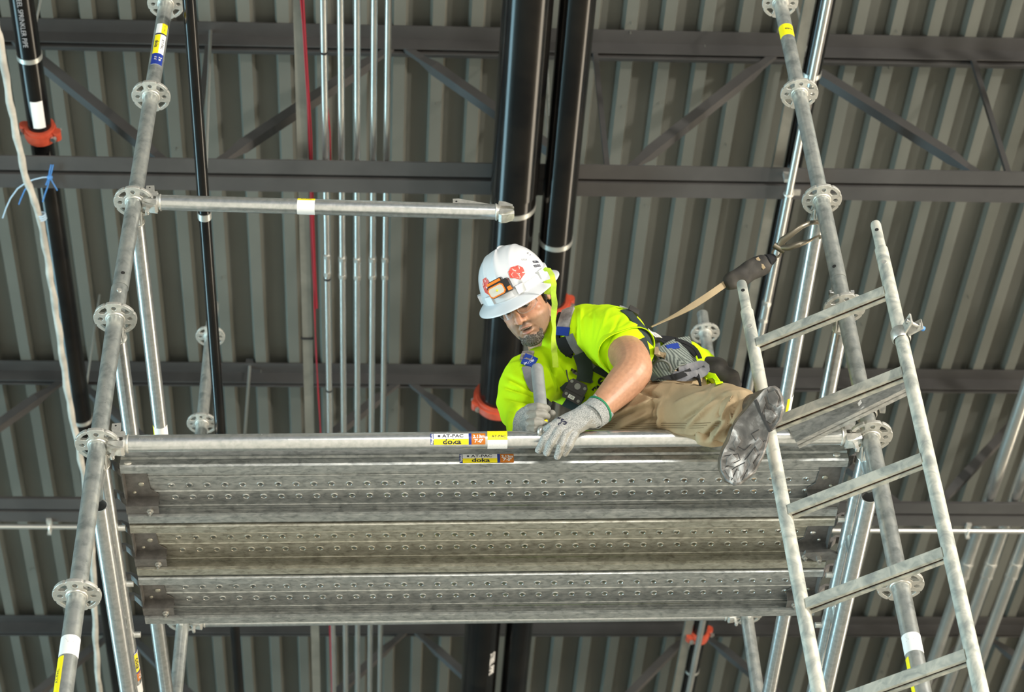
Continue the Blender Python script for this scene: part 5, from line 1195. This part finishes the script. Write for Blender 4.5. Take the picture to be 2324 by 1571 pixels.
# ---- harness over the shirt
hs = bpy.data.objects.new('safety_harness', None); C.objects.link(hs); hs.parent = person; hs.location = K(1305, 890, 5.9)-ROOT
T = [t_sh, t_pa]
strap(T, [(1300, 690), (1292, 705), (1284, 728), (1279, 752)], .040, M['pad'], hs, 'shoulder_pad', .006, .008, .3)
strap(T, [(1320, 682), (1300, 686), (1276, 706), (1268, 735), (1268, 770), (1276, 796), (1300, 806)], .012, M['padblack'], hs, 'pad_edging', .007, .009, .3)
strap(T, [(1282, 745), (1279, 762)], .044, M['web_blue'], hs, 'blue_pad_band', .011, .004, .3)
strap(T, [(1279, 765), (1286, 785), (1298, 800)], .040, M['padblack'], hs, 'shoulder_pad', .006, .008, .3)
strap(T, [(1293, 760), (1303, 785), (1322, 812), (1345, 838)], .024, M['web_grey'], hs, 'webbing', .008, .003, .3)
strap(T, [(1316, 800), (1328, 826), (1330, 848), (1325, 866)], .046, M['web_dark'], hs, 'chest_webbing', .010, .004, .5)
strap(T, [(1330, 826), (1375, 850), (1400, 862)], .020, M['web_dark'], hs, 'webbing', .006, .003, .5)
strap(T, [(1314, 892), (1298, 915), (1280, 940), (1268, 960)], .046, M['web_dark'], hs, 'chest_webbing', .009, .004, .6)
strap(T, [(1208, 790), (1200, 802), (1193, 820)], .036, M['pad'], hs, 'shoulder_pad', .006, .007, .5)
strap(T, [(1206, 812), (1196, 832)], .040, M['web_blue'], hs, 'blue_pad_band', .010, .004, .5)
strap(T, [(1194, 834), (1200, 858), (1210, 882), (1232, 912), (1258, 932)], .026, M['web_grey'], hs, 'webbing', .006, .003, .5)
strap(T, [(1222, 905), (1250, 918), (1276, 928)], .020, M['padblack'], hs, 'webbing', .005, .003, .5)
strap(T, [(1272, 884), (1288, 872), (1296, 866)], .018, M['web_dark'], hs, 'webbing', .006, .002, .5)
strap(T, [(1284, 840), (1285, 855), (1290, 870)], .003, M['web_grey'], hs, 'pull_cord', .004, .003, .5)
# chest buckle
h = hit(T, 1305, 888); P_ = h[0]+tv*.020; x = (CR*.80+CU*-.42-CF*.1).normalized(); y = CF.cross(x).normalized(); y = y if y.dot(CU) > 0 else -y; n = x.cross(y); n = n if n.dot(tv) > 0 else -n
mb = MB(); mb.prism([(-.030, -.026), (-.026, -.032), (.026, -.032), (.030, -.026), (.030, .022), (.022, .032), (-.022, .032), (-.030, .022)], P_, (x, y, n), .012); mb.prism([(-.030, -.004), (.026, -.004), (.026, .002), (-.030, .002)], P_+n*.008, (x, y, n), .006)
mb.prism([(-.033, .052), (.033, .052), (.033, .044), (-.033, .044)], P_, (x, y, n), .010); mb.tube(P_-x*.033+y*.048, P_-x*.033+y*.056, .009, 12); mb.build('buckle', M['plastic_black'], hs, smooth=0); bk = hs.children[-1]
mb = MB()
for a_, b_ in ((-.022, .022), (.022, .020), (-.020, -.018), (.022, -.022)): mb.tube(P_+x*a_+y*b_, P_+x*a_+y*b_+n*.009, .0048, 12)
mb.tube(P_+y*.016, P_+y*.016+n*.010, .0095, 16); mb.build('buckle_rivets', M['dring'], bk)
fl2 = Flat(P_-y*.020+n*.0064, x, y)
mb = MB(); mb.add([fl2(a_, b_, .0003) for a_, b_ in ((-.012, -.006), (.008, -.006), (.008, .005), (-.012, .005))], [(0, 1, 2, 3)]); mb.build('buckle_badge', M['white'], bk, smooth=0)
letter(fl2, 'DBI', -.002, -.0005, .008, .0008, 'buckle_lettering', M['ink'], bk)
# text on the right shoulder pad
h = hit([t_sh], 1200, 822); P_ = h[0]+tv*.024; letter(Flat(P_, CR*.9+CU*.35, CU*.9-CR*.35), '3M | DBI', 0, 0, .009, .0, 'pad_lettering', M['white'], hs)
# back, waist and leg webbing
strap(T, [(1418, 706), (1440, 728), (1462, 756), (1486, 790), (1500, 815)], .030, M['web_dark'], hs, 'back_webbing', .004, .003, .3)
strap(T, [(1405, 700), (1425, 702), (1446, 716)], .006, M['band'], hs, 'keeper_bar', .008, .004, .3)
strap(T, [(1425, 706), (1452, 722), (1474, 736), (1488, 752)], .030, M['pouchm'], hs, 'dorsal_pad', .010, .010, .2)
strap(T, [(1470, 760), (1494, 768)], .030, M['white'], hs, 'label_tag', .012, .002, .3)
strap(T, [(1452, 770), (1462, 800), (1458, 840), (1450, 872)], .034, M['web_dark'], hs, 'side_webbing', .006, .003, .3)
strap(T, [(1470, 858), (1492, 836), (1520, 815), (1552, 800), (1572, 800)], .098, M['web_rib'], hs, 'hip_pad', .008, .006, .3)
strap(T, [(1462, 845), (1478, 862), (1492, 870)], .024, M['web_dark'], hs, 'side_webbing', .013, .003, .3)
strap(T, [(1500, 870), (1530, 856), (1560, 846)], .018, M['padblack'], hs, 'pad_edging', .016, .003, .3)
strap(T, [(1500, 776), (1530, 778), (1560, 792), (1580, 812)], .020, M['padblack'], hs, 'pad_edging', .016, .004, .3)
strap(T, [(1508, 796), (1522, 790), (1534, 790)], .018, M['web_blue'], hs, 'stitched_tab', .020, .002, .3)
strap(T, [(1530, 780), (1560, 788), (1580, 800), (1584, 818)], .012, M['padblack'], hs, 'loose_strap', .02, .003, .3)
strap(T, [(1476, 768), (1500, 778), (1530, 790)], .020, M['padblack'], hs, 'webbing', .010, .004, .3)
strap(T, [(1480, 796), (1490, 812), (1508, 822)], .022, M['tan'], hs, 'rolled_tag', .022, .010, .3)
strap(T, [(1484, 776), (1488, 800)], .020, M['web_grey'], hs, 'webbing', .018, .003, .3)
def lifted(pts, lift):
    out = []
    for p in dens(pts, 6):
        h = hit(T, p[0], p[1])
        if h: out.append(h[0]+toCam(h[0])*(p[2] if len(p) > 2 else lift))
    return smooth_pts(out, 3)
q = lifted([(1522, 852, .014), (1560, 856, .03), (1592, 848, .035), (1606, 838, .03), (1598, 826, .02), (1570, 834, .02), (1540, 842, .014)], .02); ribbon(q, [tv]*len(q), .028, .003).build('leg_strap', M['web_grey'], hs, smooth=50)
q = lifted([(1574, 850, .012), (1584, 862, .014), (1590, 876, .012)], .01); ribbon(q, [tv]*len(q), .026, .004).build('leg_strap', M['padblack'], hs, smooth=50)
h = hit(T, 1500, 838); P_ = h[0]+tv*.025; mb = MB(); xx = (CR*.75-CU*.55).normalized(); yy_ = (CU*.75+CR*.55-CF*.3).normalized(); mb.torus(P_, (xx, yy_, xx.cross(yy_)), .027, .0042, 36, 10); mb.build('d_ring', M['dring'], hs)
mb = MB(); k0 = P_-xx*.027; mb.tube(k0-yy_*.022, k0+yy_*.022, .006, 12); mb.build('ring_bar', M['web_grey'], hs)
strap(T, [(1600, 868), (1618, 862), (1634, 876)], .020, M['hivis'], hs, 'high_visibility_flap', .010, .004, .3) if hit(T, 1610, 866) else None
mb = MB(); limb(mb, [(K(1600, 836, 6.08), .040), (K(1632, 850, 6.06), .045), (K(1660, 868, 6.04), .034), (K(1670, 876, 6.04), .020)], 18); me, co, nr = remesh(mb, .005, 2); co = wrinkle(co, nr, .012, 22); finish(me, co, 'tool_pouch', M['pouchm'], person)
mb = MB(); mb.path([K(1600, 852, 6.02), K(1618, 858, 6.0), K(1634, 876, 5.99)], [.012, .016, .010], 10, flatten=.4); mb.build('shirt_hem', M['hivis'], sh)
# ---- metal bar held in his right glove
bar0, bar1 = K(1232, 968, 5.505), K(1219, 836, 5.66); d = (bar1-bar0).normalized()
bt = thing('metal_bar', bar0, 'grey round-ended metal bar with a yellow sticker, gripped upright in the worker’s glove', 'bar')
mb = MB(); a_ = d.orthogonal().normalized(); b_ = d.cross(a_); rr = .0178
mb.loft([mb.ring(bar0+d*z, a_, b_, r, r, 28) for z, r in ((0, rr*.9), (.002, rr), ((bar1-bar0).length-.002, rr), ((bar1-bar0).length+.006, rr*.85), ((bar1-bar0).length+.011, rr*.5), ((bar1-bar0).length+.012, .002))]); mb.build('shaft', mottled('dull_grey_metal', [(.3, (.27, .28, .28)), (.7, (.38, .39, .39))], 30, (.45, .6), .3), bt)
w_ = Wrap(bar0, d, tv, rr); patch(w_, .004, .036, -.016, .014, .0007, 'sticker', M['yellow'], bt)
e0 = K(1228, 978, 5.46); mb = MB(); mb.torus(e0, ((CU*.95+CR*.1).normalized(), (CR*.45+CF*.85).normalized(), (CR*.85-CF*.45).normalized()), .0095, .0045, 28, 10, 1.5); mb.tube(bar0+d*.004, e0, .010, 14, r2=.007); mb.build('ring_end', M['cast'], bt)
mb = MB(); mb.ell(K(1237, 972, 5.475), AX, (.009, .009, .009), 16, 10); mb.build('ball_tip', M['dring'], bt)
# ---- shock absorbing lanyard from his back to the guardrail
lt = thing('safety_lanyard', K(1700, 620, 5.9), 'dark shock pack lanyard stretched from the worker’s back to the side rail', 'lanyard')
La, Lb = K(1478, 742, 6.0), K(1645, 645, 6.12)
pts = [La+(Lb-La)*t-UZ*.012*math.sin(PI*t) for t in np.linspace(0, 1, 24)]
nn = [(tv*math.cos(1.35-1.45*t)+CU*math.sin(1.35-1.45*t)).normalized() for t in np.linspace(0, 1, 24)]
ribbon(pts, nn, .019, .003, widths=[.006+.014*min(1, max(0, (t-.1)*2.2)) for t in np.linspace(0, 1, 24)]).build('lanyard_webbing', M['tan'], lt, smooth=40)
mb = MB(); A1, B1 = K(1646, 646, 6.12), K(1742, 594, 6.16); ddr = (B1-A1).normalized(); sd = (CU-ddr*CU.dot(ddr)).normalized(); dp = ddr.cross(sd)
rings = []; Ln = (B1-A1).length
for t, w, h_ in ((-.03, .010, .008), (0, .020, .016), (.12, .026, .020), (.4, .032, .024), (.75, .034, .024), (.93, .031, .021), (1.0, .024, .016), (1.07, .014, .012)): rings.append([A1+ddr*(Ln*t)+sd*(w*math.copysign(abs(math.cos(a))**.7, math.cos(a)))+dp*(h_*math.copysign(abs(math.sin(a))**.8, math.sin(a))) for a in [2*PI*i/24 for i in range(24)]])
mb.loft(rings); me, co, nr = remesh(mb, .004, 2); co = wrinkle(co, nr, .005, 30, (1, 1, 1), 2.); pk = finish(me, co, 'shock_pack', M['pouchm'], lt)
tpk = bvh(pk)
strap([tpk], [(1718, 586), (1728, 596), (1734, 610)], .010, M['tan'], pk, 'webbing_loop', .002, .003, .3)
mb = MB(); limb(mb, [(K(1742, 592, 6.16), .022), (K(1754, 586, 6.165), .015)], 14); mb.build('webbing_eye', M['padblack'], lt)
hk = bpy.data.objects.new('scaffold_hook', None); C.objects.link(hk); hk.parent = lt; hk.location = K(1765, 565, 6.170)-world_of(lt)
J = K(1768, 562, 6.150)
mb = MB(); mb.torus(K(1762, 574, 6.170), (CR, CU, CF), .013, .0035, 24, 8); mb.tube(K(1756, 556, 6.150), K(1780, 570, 6.150), .010, 12); mb.build('swivel', M['brass'], hk)
mb = MB(); mb.path([J, K(1776, 546, 6.140), K(1800, 528, 6.130), K(1820, 514, 6.130), K(1838, 506, 6.150), K(1856, 504, 6.200), K(1868, 510, 6.250), K(1872, 524, 6.260), K(1868, 534, 6.230), K(1860, 540, 6.200)], [.011, .012, .0095, .008, .0075, .007, .007, .007, .006, .005], 12, flatten=.6, up=CF); mb.build('hook_body', M['brass'], hk)
mb = MB(); mb.path([J, K(1790, 562, 6.130), K(1815, 554, 6.120), K(1836, 547, 6.130), K(1848, 540, 6.150), K(1860, 534, 6.190)], [.009, .010, .009, .0055, .0035, .003], 12, flatten=.6, up=CF); mb.build('gate_lever', M['brass'], hk)
